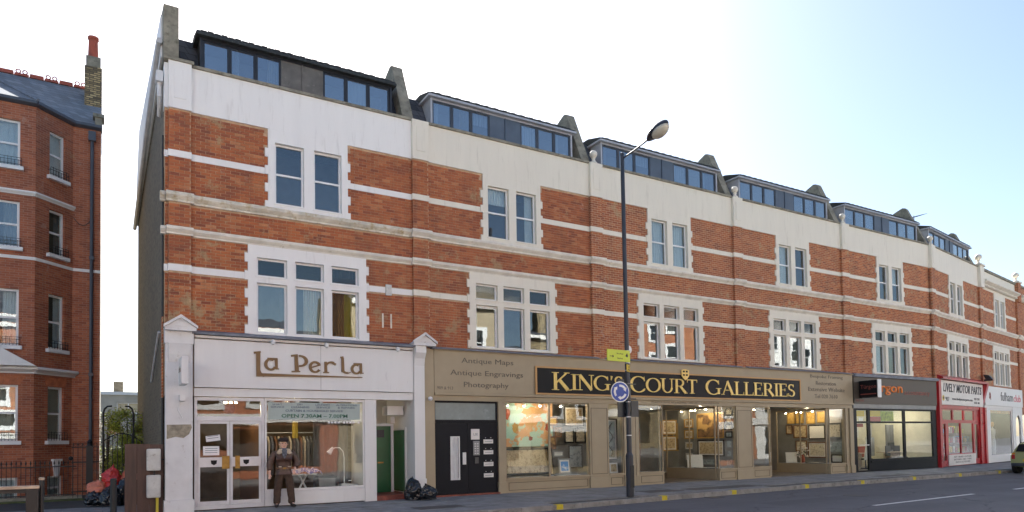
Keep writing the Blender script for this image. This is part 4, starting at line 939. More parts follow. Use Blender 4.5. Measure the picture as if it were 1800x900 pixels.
# shop room
M['laundry'] = plain('brown_laundry_wall', (.17, .13, .09), .9, .3, 1.2)
box('shop_floor', M['roomfloor'], S1, 1.9, 6.03, .02, 5, -.02, .03); MB().box(1.86, 6.0, 4.2, 4.3, 0, 3.0).box(1.86, 1.9, .02, 4.2, 0, 3.0).each('shop_wall', M['laundry'], S1)
MB().box(3.46, 3.5, .4, 3.5, .03, 2.1).build('screen_partition', M['frame_wood'], S1)
def lamp(x, y, z, e, r=.05, col=(1, .80, .55)):
    ld = bpy.data.lights.new('shop_lamp', 'POINT'); ld.energy = e; ld.shadow_soft_size = r; ld.color = col
    o = bpy.data.objects.new('shop_lamp', ld); C.objects.link(o); o.location = (x, y, z); o['kind'] = 'helper'; return o
def spot(name, x, y, z, label, group=None, tilt=0):
    o = thing(name, label, 'lamp', (x, y, z), 0, group); MB().tube([(0, 0, .12), (0, 0, .02)], .008, 5).lathe([(.02, .03), (.035, .0), (.045, -.05), (.04, -.052)], n=10).build('lamp_body', M['alu'], o)
    MB().lathe([(.01, -.075), (.033, -.066), (.034, -.053)], n=10).build('bulb', M['bulb'], o); return o
lamp(2.9, 1.4, 2.55, 6); lamp(4.6, 1.5, 2.6, 6)
for k, x in enumerate((2.62, 2.74, 2.86, 4.02, 4.14)): spot('ceiling_spotlight', x, .35, 2.68, ('left', 'middle', 'right')[k] + ' of three warm spotlights above the laundry entrance doors' if k < 3 else ('left', 'right')[k - 3] + ' of two warm spotlights above the laundry banner', 'warm spotlights inside the dry cleaner')
o = thing('clothes_rail', 'rail of hanging garments along the back of the dry cleaner', 'clothes rail', (3.6, 2.4, 0))
MB().tube([(0, 0, 0), (0, 0, 1.9), (2.3, 0, 1.9), (2.3, 0, 0)], .02).build('rail_frame', M['alu'], o)
for k in range(22):
    x = .1 + k * .1; c_ = R.choice(['curtain', 'curtain_g', 'scarf', 'leather', 'curtain_g', 'frame_wood', 'curtain_g', 'trouser'])
    MB().prism([(-.22, 1.62), (0, 1.80), (.22, 1.62), (.2, .6 + R.uniform(0, .3)), (-.2, .7)], x, x + .05).build('garment', M[c_], o)
o = tag(MB().box(4.28, 4.42, .5, .54, 1.72, 2.16).build('yellow_strip', M['curtain_y']), 'yellow cloth strip hanging high in the dry cleaner window', 'cloth')
o = thing('ironing_table', 'pale ironing table in the dry cleaner window with splayed legs', 'table', (4.55, .55, .03))
box('table_top', M['joinery'], o, -.33, .33, -.18, .18, .72, .76, bevel=.01)
for s in (-1, 1): MB().tube([(s * .28, 0, 0), (-s * .1, 0, .72)], .025).build('leg', M['joinery'], o)
bm = bmesh.new(); bmesh.ops.create_grid(bm, x_segments=30, y_segments=16, size=1)
from mathutils import noise
for v in bm.verts:
    n_ = noise.noise(v.co * 2.3) * .07 + noise.noise(v.co * 6) * .035; e = max(0, abs(v.co.x) - .8) + max(0, abs(v.co.y) - .8)
    v.co = Vector((v.co.x * .42, v.co.y * .24, .07 + n_ - e * .4))
me = bpy.data.meshes.new('folded_cloth'); bm.to_mesh(me); bm.free(); me.polygons.foreach_set('use_smooth', [True] * len(me.polygons))
t = NT('blue_white_cloth'); cc = t.mix(t.ramp(t.noise(t.pos(), 22, 3), [(.48, (0, 0, 0)), (.54, (1, 1, 1))]), (.62, .68, .78), (.12, .22, .55)); t.bsdf(cc, .9); M['bluecloth'] = t.m
tag(link('folded_cloth', me, M['bluecloth'], None, (4.58, .52, .82)), 'blue and white patterned cloth heaped on the ironing table', 'cloth')
o = thing('grey_cabinet', 'low grey cabinet with black bin top in the dry cleaner window', 'cabinet', (5.15, .5, .03)); box('body', M['frame_grey'], o, -.22, .22, -.15, .2, 0, .62, bevel=.01); box('lid', M['blackpaint'], o, -.24, .24, -.17, .22, .621, .67)
o = thing('desk_lamp', 'white gooseneck lamp bent over in the dry cleaner window', 'lamp', (5.62, .4, .03))
MB().lathe([(.1, .42), (.1, .45), (.02, .46)], n=14).tube([(0, 0, .44), (.0, 0, 1.15), (-.03, 0, 1.32), (-.12, 0, 1.42), (-.25, 0, 1.42), (-.32, 0, 1.38)], .014).build('stem', M['joinery'], o)
MB().tube([(-.3, 0, 1.43), (-.42, 0, 1.27)], [.03, .075], 12).build('lamp_shade', M['joinery'], o)
MB().box(5.5, 5.95, .25, .6, .03, .47).build('window_shelf', M['shopwhite'], S1)
MB().box(4.98, 5.95, 1.1, 1.14, .03, 2.3).build('grey_back_panel', M['curtain_g'], S1)
cr_ = thing('round_window_fan', 'round black ventilator high in the dry cleaner transom light', 'fan', (2.65, -.035, 2.45)); MB().tube([(0, .06, 0), (0, 0, 0)], .14, 20).build('fan_body', M['darkframe'], cr_)
for k in range(5): MB().prism([(0, -.01), (.11, .02), (.11, .05), (0, .02)], -.006, -.002, 'y').build('blade', M['greyframe'], cr_, rot=(0, k * 1.2566, 0))
# projecting sign on the left pier
o = thing('projecting_sign', 'white box sign projecting from the left pier of the dry cleaner', 'sign', (1.58, -.35, 2.95))
MB().box(-.07, .07, -.62, 0, 0, .62).build('sign_box', M['shopwhite'], o, bevel=.015); box('sign_face', M['signwhite'], o, -.078, -.0705, -.58, -.04, .05, .57)
me = text_mesh('La Perla', .14, .44, ext=.002); link('lettering', me, M['bronze'], o, (-.0785, -.08, .28), (0, 0, -math.pi / 2))
MB().tube([(0, .13, .5), (0, 0, .5)], .02).tube([(0, .13, .1), (0, 0, .1)], .02).build('bracket', M['shopwhite'], o)
tag(MB().box(1.52, 1.64, -.4, -.221, 2.6, 2.74).tube([(1.55, -.23, 2.6), (1.5, -.24, 2.4), (1.6, -.24, 2.2)], .008, 5).build('junction_box', M['shopwhite']), 'small cream junction box with a dangling cable under the projecting sign', 'junction box')

ORD = ['first', 'second', 'third', 'fourth', 'fifth', 'sixth', 'seventh', 'eighth', 'ninth', 'tenth', 'eleventh', 'twelfth', 'thirteenth', 'fourteenth', 'fifteenth', 'sixteenth']
# ------------------------------------------------------------------ gallery shopfront
S2 = thing('gallery_shopfront', 'long khaki gallery shopfront with black and gold name board', 'shopfront', (0, 0, 0))
K = M['khaki']
MB().box(8.07, 27.56, -.14, .0, 2.98, 4.18).box(8.07, 27.56, -.17, -.0, 2.90, 2.975).box(8.07, 27.56, -.10, .0, 2.745, 2.895).box(8.05, 27.58, -.19, .0, 4.181, 4.215).build('fascia', K, S2)
def post(x0, x1, panel=True, yf=-.08, z1=2.743):
    mb = MB().box(x0, x1, yf, .12, .34, z1).box(x0 - .02, x1 + .02, yf - .03, .12, 0, .338)
    o = mb.build('shopfront_post', K, S2)
    if panel and x1 - x0 > .3: MB().wall(x0 + .06, x1 - .06, .45, 2.6, yf - .008, yf - .0005, [(x0 + .075, x1 - .075, .465, 2.585)]).build('panel_moulding', M['khaki_dark'], S2)
MB().box(7.755, 8.06, -.16, .0, 0, 2.743).box(7.75, 8.06, -.13, .0, 2.744, 4.2).build('end_pilaster', K, S2)
post(10.17, 10.42, False); post(13.56, 14.34); post(15.0, 15.14, False); post(15.5, 15.64, False); post(15.15, 15.49, False, -.07); post(20.42, 21.3); post(27.1, 27.3, False); post(27.31, 27.56, False, -.14)
def riser(x0, x1, y=-.05, yb=.1, z=.38, cill=True):
    MB().box(x0, x1, y, yb, 0, z).build('stallriser', K, S2); MB().wall(x0 + .08, x1 - .08, .07, z - .07, y - .008, y - .0005, [(x0 + .095, x1 - .095, .085, z - .085)]).build('panel_moulding', M['khaki_dark'], S2)
    if cill: MB().box(x0, x1, y - .04, yb, z + .001, z + .045).build('window_sill', K, S2)
def shopwin(x0, x1, muls, z0=.425, z1=2.743, y=-.03, base=True):
    if base: riser(x0, x1)
    hs = []; e = [x0] + muls + [x1]
    for a, b in zip(e, e[1:]): hs.append((a + .03, b - .03, z0 + .02, z1 - .03))
    w = MB().wall(x0, x1, z0, z1, y, y + .05, hs).build('window', K, S2)
    for h_ in hs: box('pane', M['glass_shop'], w, h_[0], h_[1], y + .02, y + .025, h_[2], h_[3])
shopwin(10.43, 13.55, [12.03]); shopwin(14.35, 14.99, []); shopwin(15.65, 16.77, []); shopwin(19.5, 20.41, []); shopwin(21.31, 22.32, []); shopwin(26.04, 27.09, [])
def sidewin(x, y0, y1, s):    # glazed return of a lobby, seen edge on
    MB().box(x - .04, x + .04, y0, y1, 0, .38).build('stallriser', K, S2); MB().wall(y0 + .1, y1 - .1, .07, .31, -.048, -.0405, [(y0 + .13, y1 - .13, .1, .28)]).build('panel_moulding', M['khaki_dark'], S2, (x, 0, 0), (0, 0, math.pi / 2) if s > 0 else (0, 0, math.pi / 2))
    w = MB().box(x - .03, x + .03, y0, y1, .381, .42).box(x - .025, x + .025, y0, y1, 2.68, 2.74)
    for yy in (y0, (y0 + y1) / 2, y1 - .04): w.box(x - .025, x + .025, yy, yy + .04, .421, 2.679)
    w = w.build('window', K, S2); box('pane', M['glass_shop'], w, x - .003, x + .003, y0 + .04, y1 - .04, .421, 2.679)
sidewin(19.5, .12, 2.7, -1); sidewin(26.05, .12, 2.6, -1); sidewin(16.75, .12, 2.4, 1)
# canted light left of the second lobby
q0, q1 = Vector((22.34, .0)), Vector((23.0, .45)); L = (q1 - q0).length; an = math.atan2(.45, .66)
MB().box(0, L, 0, .08, 0, .38).build('stallriser', K, S2, (q0.x, q0.y, 0), (0, 0, an)); w = MB().wall(0, L, .381, 2.743, .0, .05, [(.04, L - .04, .42, 2.7)]).build('window', K, S2, (q0.x, q0.y, 0), (0, 0, an)); box('pane', M['glass_shop'], w, .04, L - .04, .02, .025, .42, 2.7)
sidewin(23.0, .5, 2.4, 1)
MB().box(16.8, 19.48, .0, 3, 2.746, 2.8).box(22.4, 26.0, .0, 3, 2.746, 2.8).each('lobby_soffit', M['frame_grey'], S2)
MB().box(8.1, 27.5, .13, 9, -.03, .02).build('gallery_floor', M['roomfloor'], S2)
MB().box(14.30, 14.34, .13, 3, 0, 2.98).box(15.3, 15.34, .13, 3, 0, 2.98).box(20.45, 20.5, .1, 3.0, 0, 2.98).box(27.33, 27.4, .1, 6, 0, 2.98).box(10.2, 10.24, .13, 5, 0, 2.98).box(10.3, 14.29, 1.6, 1.65, 0, 2.98).box(8.0, 27.4, 6.0, 6.1, 0, 2.98).box(20.5, 21.5, 3.0, 3.05, 0, 2.98).each('gallery_wall', plain('grey_gallery_wall', (.25, .25, .24), .9, .1), S2)
MB().box(10.45, 13.54, .02, 1.59, .38, .42).box(14.36, 14.98, .02, 1.2, .38, .42).box(15.66, 16.7, .02, 1.2, .38, .42).box(19.55, 20.44, .1, 2.7, .38, .42).box(21.32, 22.3, .02, 1.5, .38, .42).box(26.1, 27.3, .1, 2.6, .38, .42).each('display_floor', M['frame_grey'], S2)
# name board
bd = MB().box(11.5, 24.02, -.165, -.141, 3.03, 3.82).build('name_board', M['blackpaint'], S2)
MB().wall(11.44, 24.08, 2.985, 3.865, -.19, -.1655, [(11.5, 24.02, 3.035, 3.815)]).build('board_moulding', M['goldtrim'], S2)
def ser(x, z, w_=.16, h=.022): return ('l', x - w_ / 2, z, x + w_ / 2, z, h, h)
def glyph(c, x, H):
    """roman capital of height H with its left edge at x; returns strokes and advance (unit height 1 drawn, scaled by H)"""
    t_, n_ = .15, .045; S = []
    if c == 'I': S = [('l', .17, 0, .17, 1, t_, t_), ser(.17, .02, .34, .04), ser(.17, .98, .34, .04)]; A = .34
    elif c == 'K': S = [('l', .17, 0, .17, 1, t_, t_), ser(.17, .02, .34, .04), ser(.17, .98, .34, .04), ('l', .22, .42, .70, .96, .06, .06), ('l', .36, .58, .76, .02, .14, .15), ser(.72, .98, .26, .04), ser(.80, .02, .28, .04)]; A = .93
    elif c == 'N': S = [('l', .15, 0, .15, 1, .05, .05), ('l', .15, .96, .80, .03, .15, .15), ('l', .80, 0, .80, 1, .05, .05), ser(.15, .02, .28, .04), ser(.10, .98, .24, .04), ser(.80, .98, .28, .04)]; A = .94
    elif c == 'G': S = [('a', .48, .5, .42, .47, 42, 318, .15, .05), ('l', .80, .06, .80, .42, .13, .13), ser(.80, .43, .32, .04), ('l', .80, .95, .80, .70, .02, .05)]; A = .97
    elif c == 'C': S = [('a', .48, .5, .42, .47, 42, 318, .15, .05), ('l', .80, .97, .80, .70, .02, .05), ('l', .80, .2, .84, .26, .05, .02)]; A = .90
    elif c == 'O': S = [('a', .48, .5, .42, .47, 0, 360, .15, .05)]; A = .96
    elif c == 'U': S = [('l', .17, .35, .17, 1, t_, t_), ('a', .46, .36, .29, .33, 180, 360, .12, .06), ('l', .75, .35, .75, 1, .06, .06), ser(.17, .98, .34, .04), ser(.75, .98, .28, .04)]; A = .92
    elif c == 'R': S = [('l', .17, 0, .17, 1, t_, t_), ser(.17, .02, .34, .04), ('l', .02, .98, .42, .98, .04, .04), ('a', .38, .74, .24, .235, -92, 92, .13, .045), ('l', .2, .505, .4, .505, .04, .04), ('l', .42, .5, .78, .02, .13, .15), ser(.82, .02, .2, .04)]; A = .88
    elif c == 'T': S = [('l', .38, 0, .38, 1, t_, t_), ser(.38, .02, .34, .04), ('l', .03, .97, .73, .97, .06, .06), ('l', .05, .98, .04, .78, .05, .02), ('l', .71, .98, .72, .78, .05, .02)]; A = .76
    elif c == 'S': S = [('a', .30, .74, .19, .215, 40, 270, .12, .06), ('a', .31, .27, .21, .235, 90, -140, .13, .06), ('l', .28, .535, .36, .495, .10, .10), ('l', .47, .97, .48, .76, .02, .05), ('l', .06, .03, .07, .26, .02, .05)]; A = .60
    elif c == 'A': S = [('l', .12, .02, .44, 1, .05, .05), ('l', .42, 1, .78, .02, .15, .15), ('l', .22, .34, .66, .34, .045, .045), ser(.10, .02, .24, .04), ser(.80, .02, .30, .04)]; A = .92
    elif c == 'L': S = [('l', .17, 0, .17, 1, t_, t_), ser(.17, .98, .34, .04), ('l', .02, .025, .66, .025, .05, .05), ('l', .655, .02, .68, .25, .05, .02)]; A = .70
    elif c == 'E': S = [('l', .17, 0, .17, 1, t_, t_), ('l', .02, .975, .62, .975, .05, .05), ('l', .02, .025, .66, .025, .05, .05), ('l', .2, .52, .5, .52, .04, .04), ('l', .50, .42, .50, .62, .04, .04), ('l', .60, .98, .62, .78, .05, .02), ('l', .65, .02, .68, .24, .05, .02)]; A = .72
    elif c == "'": S = [('l', .08, .99, .04, .72, .12, .03)]; A = .20
    return S, A
def scale_st(S, x, z, sx, sz):
    o = []
    for s in S:
        if s[0] == 'l':
            hor = abs(s[4] - s[2]) < .02; k = sz if hor else sx
            o.append(('l', x + s[1] * sx, z + s[2] * sz, x + s[3] * sx, z + s[4] * sz, s[5] * k, s[6] * k))
        else: o.append(('a', x + s[1] * sx, z + s[2] * sz, s[3] * sx, s[4] * sz, s[5], s[6], s[7] * sx, s[8] * sz))
    return o
def word(w_, x0, x1, z, H, bigfirst=True):
    adv = [glyph(c, 0, 1)[1] for c in w_]; tot = sum(adv) + (.12 if bigfirst else 0); k = (x1 - x0) / tot; x = x0
    for i, c in enumerate(w_):
        S, A = glyph(c, 0, 1); f = 1.12 if (i == 0 and bigfirst) else 1
        strokes('letter', S2, M['gold'], -.1655, scale_st(S, x, z - (.02 if f > 1 else 0), k * f, H * f), ext=.02, k=.0008); x += A * k * f
word("KING'S", 12.05, 14.95, 3.16, .50); word('COURT', 15.22, 18.35, 3.16, .50); word('GALLERIES', 18.75, 23.72, 3.16, .50)
em = MB().prism([(17.55, 3.98), (17.55, 3.78), (17.64, 3.68), (17.73, 3.62), (17.82, 3.68), (17.91, 3.78), (17.91, 3.98), (17.73, 4.02)], -.215, -.1905, 'y').build('shield_emblem', M['gold'], S2)
for a, b in ((17.61, 3.90), (17.75, 3.90), (17.61, 3.78), (17.75, 3.78)): MB().box(a, a + .09, -.219, -.2155, b, b + .06).build('emblem_mark', M['blackpaint'], em)
for s, a, b, z, h_ in (('Antique Maps', 8.93, 10.68, 3.80, .2), ('Antique Engravings', 8.57, 11.02, 3.44, .2), ('Photography', 9.0, 10.5, 3.10, .2), ('Bespoke Framing', 24.75, 26.9, 3.93, .17), ('Restoration', 25.1, 26.4, 3.68, .16), ('Extensive Website', 24.6, 27.0, 3.42, .17), ('Tel 020 7610', 25.0, 26.5, 3.14, .16)):
    text(s, M['khaki_text'], S2, a, -.1405, z, h_, b - a, ext=.006)
text('909 & 913', M['khaki_text'], S2, 8.15, -.1405, 3.06, .09, .5, ext=.003)
text("SPECIALISTS IN ORIGINAL MAPS & ENGRAVINGS  \u2022  HAND CRAFTED FRAMING & RESTORATION", M['khaki_text'], S2, 16.2, -.1005, 2.80, .07, 3.3, ext=.002)
# black double door with name plates
d = MB().wall(8.08, 10.16, .02, 2.743, -.03, .05, [(8.13, 10.11, 2.2, 2.69), (8.13, 10.11, .06, 2.12)]).build('door_frame', M['navydoor'], S2)
box('transom_pane', plain('frosted_transom', (.20, .24, .24), .25, .1), S2, 8.13, 10.11, -.0, .01, 2.2, 2.69)
d = MB().wall(8.135, 9.16, .065, 2.115, -.02, .03, [(8.64, 8.86, .5, 1.68)]).build('door', M['navydoor'], S2)
box('vision_pane', M['curtain_w'], d, 8.64, 8.86, 0, .006, .5, 1.68); MB().wall(8.6, 8.9, .46, 1.72, -.028, -.0205, [(8.64, 8.86, .5, 1.68)]).build('vision_frame', M['silver'], d); box('handle_plate', M['silver'], d, 8.98, 9.09, -.05, -.021, .9, 1.25)
d = box('door', M['navydoor'], S2, 9.17, 10.105, -.02, .03, .065, 2.115)
box('notice_sheet', M['signwhite'], d, 9.27, 9.55, -.03, -.021, 1.62, 1.93); text('LSE', M['blueletter'], d, 9.35, -.0305, 1.74, .07, .14, ext=.001); box('intercom', M['frame_grey'], d, 9.33, 9.54, -.045, -.021, 1.16, 1.58); box('keypad', M['greyletter'], d, 9.38, 9.5, -.05, -.021, .92, 1.1)
for k in range(10): box('intercom_button', M['silver'], d, 9.37 + (k % 2) * .08, 9.42 + (k % 2) * .08, -.049, -.0455, 1.2 + (k // 2) * .07, 1.23 + (k // 2) * .07)
for k, z in enumerate((.50, .83, 1.18, 1.50)):
    pl_ = box('letter_plate', M['signwhite'], d, 9.68, 10.0, -.035, -.021, z, z + .12); text('APARTMENT %d' % (k + 1) if False else '', M['blackletter'], d, 0, 0, 0, .01) if False else None
    box('letter_slot', M['frame_grey'], pl_, 9.72, 9.96, -.038, -.0355, z + .05, z + .065)
    for q in (9.74, 9.92): box('bolt_head', M['silver'], d, q, q + .02, -.03, -.021, z + .16, z + .18)
box('door_step', M['redtile'], S2, 8.07, 10.17, -.14, -.0, 0, .05)
tag(MB().lathe([(.06, 0), (.06, .05), (.03, .09)], (0, 0, 0), 12).build('dome_camera', M['purewhite'], None, (7.9, -.2, 2.78), (math.pi / 2, 0, 0)), 'small round white camera at the top of the khaki end pilaster', 'camera')

# ------------------------------------------------------------------ pictures and goods in the gallery
def picture(x, y, z, w_, h_, fm, am, label, rz=0, tilt=0, fw=.045, mount=None, cat='picture', group=None):
    o = thing('framed_picture', label, cat, (x, y, z), rz, group); o.rotation_euler = (tilt, 0, rz)
    MB().wall(-w_ / 2, w_ / 2, 0, h_, -.03, .0, [(-w_ / 2 + fw, w_ / 2 - fw, fw, h_ - fw)]).build('frame', M[fm], o)
    i = fw + (.05 if mount else 0)
    if mount: MB().box(-w_ / 2 + fw, w_ / 2 - fw, -.012, -.002, fw, h_ - fw).build('mount', M[mount], o)
    MB().box(-w_ / 2 + i, w_ / 2 - i, -.016, -.0125 if mount else -.002, i, h_ - i).build('print', M[am], o); return o
o = thing('world_map', 'large green and orange world map hanging in the first gallery window', 'map', (10.62, .9, 1.38)); MB().box(0, 2.15, -.01, 0, 0, 1.42).build('sheet', M['map'], o)
rr = random.Random(5)
for nm, cx, cz, sx, sz, mt in (('americas', .32, 1.05, .22, .22, 'terracotta'), ('south_landmass', .72, .62, .13, .18, 'frame_gold'), ('eurasia', 1.35, 1.10, .45, .17, 'goldtrim'), ('africa', 1.28, .78, .2, .2, 'goldtrim'), ('far_land', 1.95, .62, .12, .12, 'terracotta'), ('emblem', 1.28, .25, .09, .09, 'redletter')):
    pts = [(cx + sx * math.cos(a / 18 * 2 * math.pi) * rr.uniform(.6, 1.15), cz + sz * math.sin(a / 18 * 2 * math.pi) * rr.uniform(.6, 1.15)) for a in range(18)]
    MB().prism(pts, -.0135, -.0105, 'y').build('land_print', M[mt], o)
Q = [(11.6, .62, .50, 1.75, .82, 'frame_black', 'art_tan', 'wide sepia map in a black frame under the world map', 0, -.08, None),
     (13.62, .86, 2.02, .82, .68, 'frame_black', 'art_tan', 'pair of tan prints in one black frame, top right of the first window', 0, 0, 'signwhite'),
     (13.40, .86, 1.47, .38, .44, 'frame_black', 'art_cream', 'smaller left print of the middle pair in the first gallery window', 0, 0, None),
     (13.86, .86, 1.47, .44, .50, 'frame_black', 'art_cream', 'slightly larger right print of the middle pair in the first gallery window', 0, 0, None),
     (13.62, .82, .62, .58, .78, 'frame_black', 'art_grey', 'dark framed engraving at the bottom right of the first window', 0, 0, None),
     (12.95, .48, .47, .48, .50, 'frame_grey', 'art_blue', 'bright blue print leaning low in the first gallery window', 0, -.12, 'signwhite'),
     (12.78, .9, 2.05, .36, .30, 'frame_wood', 'art_gold', 'orange print high beside the map in the first window', 0, 0, None),
     (12.98, .88, 1.66, .26, .34, 'frame_wood', 'art_dark', 'dark brown picture below the orange print', 0, 0, None),
     (12.72, .88, 1.28, .3, .42, 'frame_wood', 'art_dark', 'dark picture just above the cream mount in the first window', 0, 0, None),
     (12.95, .86, 1.02, .42, .2, 'frame_grey', 'art_white', 'narrow cream strip print above the blue print', 0, 0, None),
     (12.45, .5, .44, .26, .9, 'frame_black', 'art_tan', 'tall narrow black framed print set edgeways by the mullion', .5, -.1, None),
     (14.86, .42, .86, .46, 1.42, 'frame_black', 'art_grey', 'tall pale map with winding river in the narrow window', 0, 0, 'signwhite'),
     (14.78, .25, .44, .34, .34, 'signwhite', 'art_tan', 'small white framed card at the foot of the narrow window', 0, -.1, None),
     (16.0, .7, .45, .5, .85, 'frame_wood', 'art_grey', 'greenish picture on an easel left of the first lobby', .3, -.12, None),
     (16.45, 1.1, .45, .55, 1.5, 'frame_wood', 'art_dark', 'tall dark picture at the back left of the first lobby window', .1, 0, None),
     (16.3, 1.3, 1.7, .9, .8, 'frame_gold', 'art_dark', 'dark painting high behind the window left of the first lobby', 0, 0, None)]
for x, y, z, w_, h_, fm, am, lab, rz, tl, mo in Q: picture(x, y, z, w_, h_, fm, am, lab, rz, tl, mount=mo)
# winding river of the tall map
mb = MB().tube([(14.8 + .09 * math.sin(k * .9) , .398, 1.0 + k * .075) for k in range(16)], .012, 5); tag(mb.build('river_print', M['greyletter'], None), 'dark winding river line on the tall narrow map', 'print')
HP = -math.pi / 2
for y0, z1, y1, z0, X, fm, am, lab, mo in ((1.92, 2.55, .54, 1.56, 20.43, 'frame_gold', 'art_dark', 'big gilt framed dark painting in the first lobby display', None),
     (1.9, 1.5, .54, .86, 20.43, 'frame_black', 'art_tan', 'wide black framed panorama below the gilt painting', 'signwhite'),
     (1.92, .78, .93, .5, 20.43, 'frame_grey', 'art_grey', 'low grey print under the panorama', None),
     (.44, 2.67, .09, 2.42, 20.43, 'frame_black', 'art_cream', 'top black framed miniature of the stack by the pier', None), (.44, 2.36, .1, 2.12, 20.43, 'frame_black', 'art_cream', 'second miniature from the top of the stack by the pier', None), (.45, 2.09, .11, 1.85, 20.43, 'frame_black', 'art_cream', 'third miniature from the top of the stack by the pier', None), (.46, 1.81, .12, 1.57, 20.43, 'frame_black', 'art_grey', 'fourth miniature from the top of the stack by the pier', None),
     (.43, 1.50, .14, 1.17, 20.43, 'frame_grey', 'art_grey', 'upper grey framed small print under the black miniatures', None), (.43, 1.11, .15, .83, 20.43, 'frame_grey', 'art_grey', 'middle grey framed small print under the black miniatures', None), (.44, .77, .16, .48, 20.43, 'frame_grey', 'art_grey', 'lowest grey framed small print by the pier', None),
     (2.62, 2.36, 2.12, 2.0, 20.43, 'frame_gold', 'art_tan', 'topmost tan print in the column left of the gilt painting', 'signwhite'), (2.62, 1.92, 2.12, 1.55, 20.43, 'frame_gold', 'art_tan', 'second tan print in the column left of the gilt painting', 'signwhite'), (2.62, 1.46, 2.12, 1.1, 20.43, 'frame_grey', 'art_tan', 'third tan print in the column left of the panorama', 'signwhite'), (2.62, 1.02, 2.12, .66, 20.43, 'frame_grey', 'art_tan', 'lowest tan print in the column left of the panorama', 'signwhite'),
     (2.51, 2.70, 2.1, 2.18, 27.31, 'frame_gold', 'art_gold', 'second golden portrait in the top row of the second lobby', None), (2.98, 2.70, 2.57, 2.18, 27.31, 'frame_gold', 'art_gold', 'first golden portrait in the top row of the second lobby', None), (1.96, 2.68, 1.52, 2.15, 27.31, 'frame_gold', 'art_gold', 'third golden portrait in the top row of the second lobby', None), (1.42, 2.68, 1.02, 2.18, 27.31, 'frame_gold', 'art_gold', 'fourth golden portrait in the top row of the second lobby', None),
     (3.05, 2.12, 2.71, 1.7, 27.31, 'frame_wood', 'art_tan', 'small tan print below the first golden portrait', None), (2.65, 2.11, 1.95, 1.52, 27.31, 'frame_wood', 'art_tan', 'tan landscape in a brown frame left of the black framed etching', 'art_tan'), (1.86, 2.09, 1.04, 1.46, 27.31, 'frame_black', 'art_white', 'white etching in a thick black frame in the second lobby', None), (1.91, 1.33, 1.01, .63, 27.31, 'frame_wood', 'art_cream', 'large brown framed engraving under the black framed etching', 'signwhite'), (2.55, 1.4, 1.97, .91, 27.31, 'frame_wood', 'art_cream', 'middling engraving partly behind the flowers', None),
     (.85, 2.72, .26, 2.15, 27.31, 'signwhite', 'art_white', 'cream print at the top of the last gallery window', None), (.87, 2.12, .28, 1.5, 27.31, 'frame_grey', 'art_cream', 'pale print in the middle of the last gallery window', None), (.88, 1.38, .22, .86, 27.31, 'frame_grey', 'art_grey', 'grey print low in the last gallery window', None), (.77, .78, .24, .43, 27.31, 'frame_black', 'art_white', 'small black framed white print at the foot of the last window', None)):
    picture(X, (y0 + y1) / 2, z0, y0 - y1, z1 - z0, fm, am, lab, HP, mount=mo)
picture(19.9, 2.95, 1.74, .78, .60, 'frame_gold', 'art_tan', 'upper gilt landscape at the back left of the first lobby', 0, mount='signwhite'); picture(19.9, 2.95, 1.08, .78, .60, 'frame_gold', 'art_tan', 'lower gilt landscape at the back left of the first lobby', 0, mount='signwhite')
picture(19.95, 1.6, .43, .62, .50, 'signwhite', 'art_white', 'white card with small black boat propped in the first lobby display', -.5, -.2)
picture(26.5, 2.2, .43, .5, .46, 'signwhite', 'art_white', 'white sketch card propped left of the flowers', -.5, -.15)
picture(21.75, .9, .45, .5, .8, 'frame_wood', 'art_cream', 'easel print behind the window right of the brown pier', .2, -.12); picture(22.1, 1.4, .45, .5, 1.6, 'frame_grey', 'art_blue', 'tall bluish print behind the window right of the brown pier', 0, 0); picture(21.7, 1.45, 1.5, .8, .9, 'frame_gold', 'art_dark', 'dark painting high behind the window right of the brown pier', 0, 0)
for i, (x, y, w_, d_, rz, lab) in enumerate(((11.3, .25, 1.3, .3, 0, 'white print lying flat in a black frame in the first window'), (12.9, .22, .9, .3, 0, 'glazed frame lying flat right of the mullion'), (19.9, .9, .5, .9, .3, 'open book of prints lying in the first lobby display'), (20.1, 1.9, .4, .5, -.2, 'loose pale prints lying at the back of the first lobby display'), (26.7, 1.1, .5, .7, .1, 'pale boxes of prints lying in the second lobby display'))):
    o = thing('flat_print', lab, 'print', (x, y, .425), rz); MB().box(-w_ / 2, w_ / 2, -d_ / 2, d_ / 2, 0, .02).build('frame', M['frame_black'], o); MB().box(-w_ / 2 + .04, w_ / 2 - .04, -d_ / 2 + .04, d_ / 2 - .04, .0205, .024).build('print', M['art_white'], o)
rr = random.Random(9)
fl = thing('flower_vase', 'vase of white dried flowers in the second lobby display', 'vase', (26.75, 1.8, .42)); MB().lathe([(.06, 0), (.1, .12), (.08, .26), (.05, .32), (.06, .36)], n=14).build('vase', M['terracotta'], fl, smooth=True)
mb = MB(); mb2 = MB()
for k in range(70):
    a = rr.uniform(0, 6.28); r_ = rr.uniform(.02, .34); z = rr.uniform(.38, .85) - r_ * .5; c_ = (r_ * math.cos(a), r_ * math.sin(a), z); mb.lathe([(.005, -.03), (.035, 0), (.005, .03)], c_, 6)
    if k % 4 == 0: mb2.tube([(0, 0, .3), c_], .005, 4)
tag(mb.build('blossoms', M['blossom'], fl), kind='stuff'); mb2.build('stalks', M['leaf_g'], fl)
nsp = 'track spotlights in the gallery'
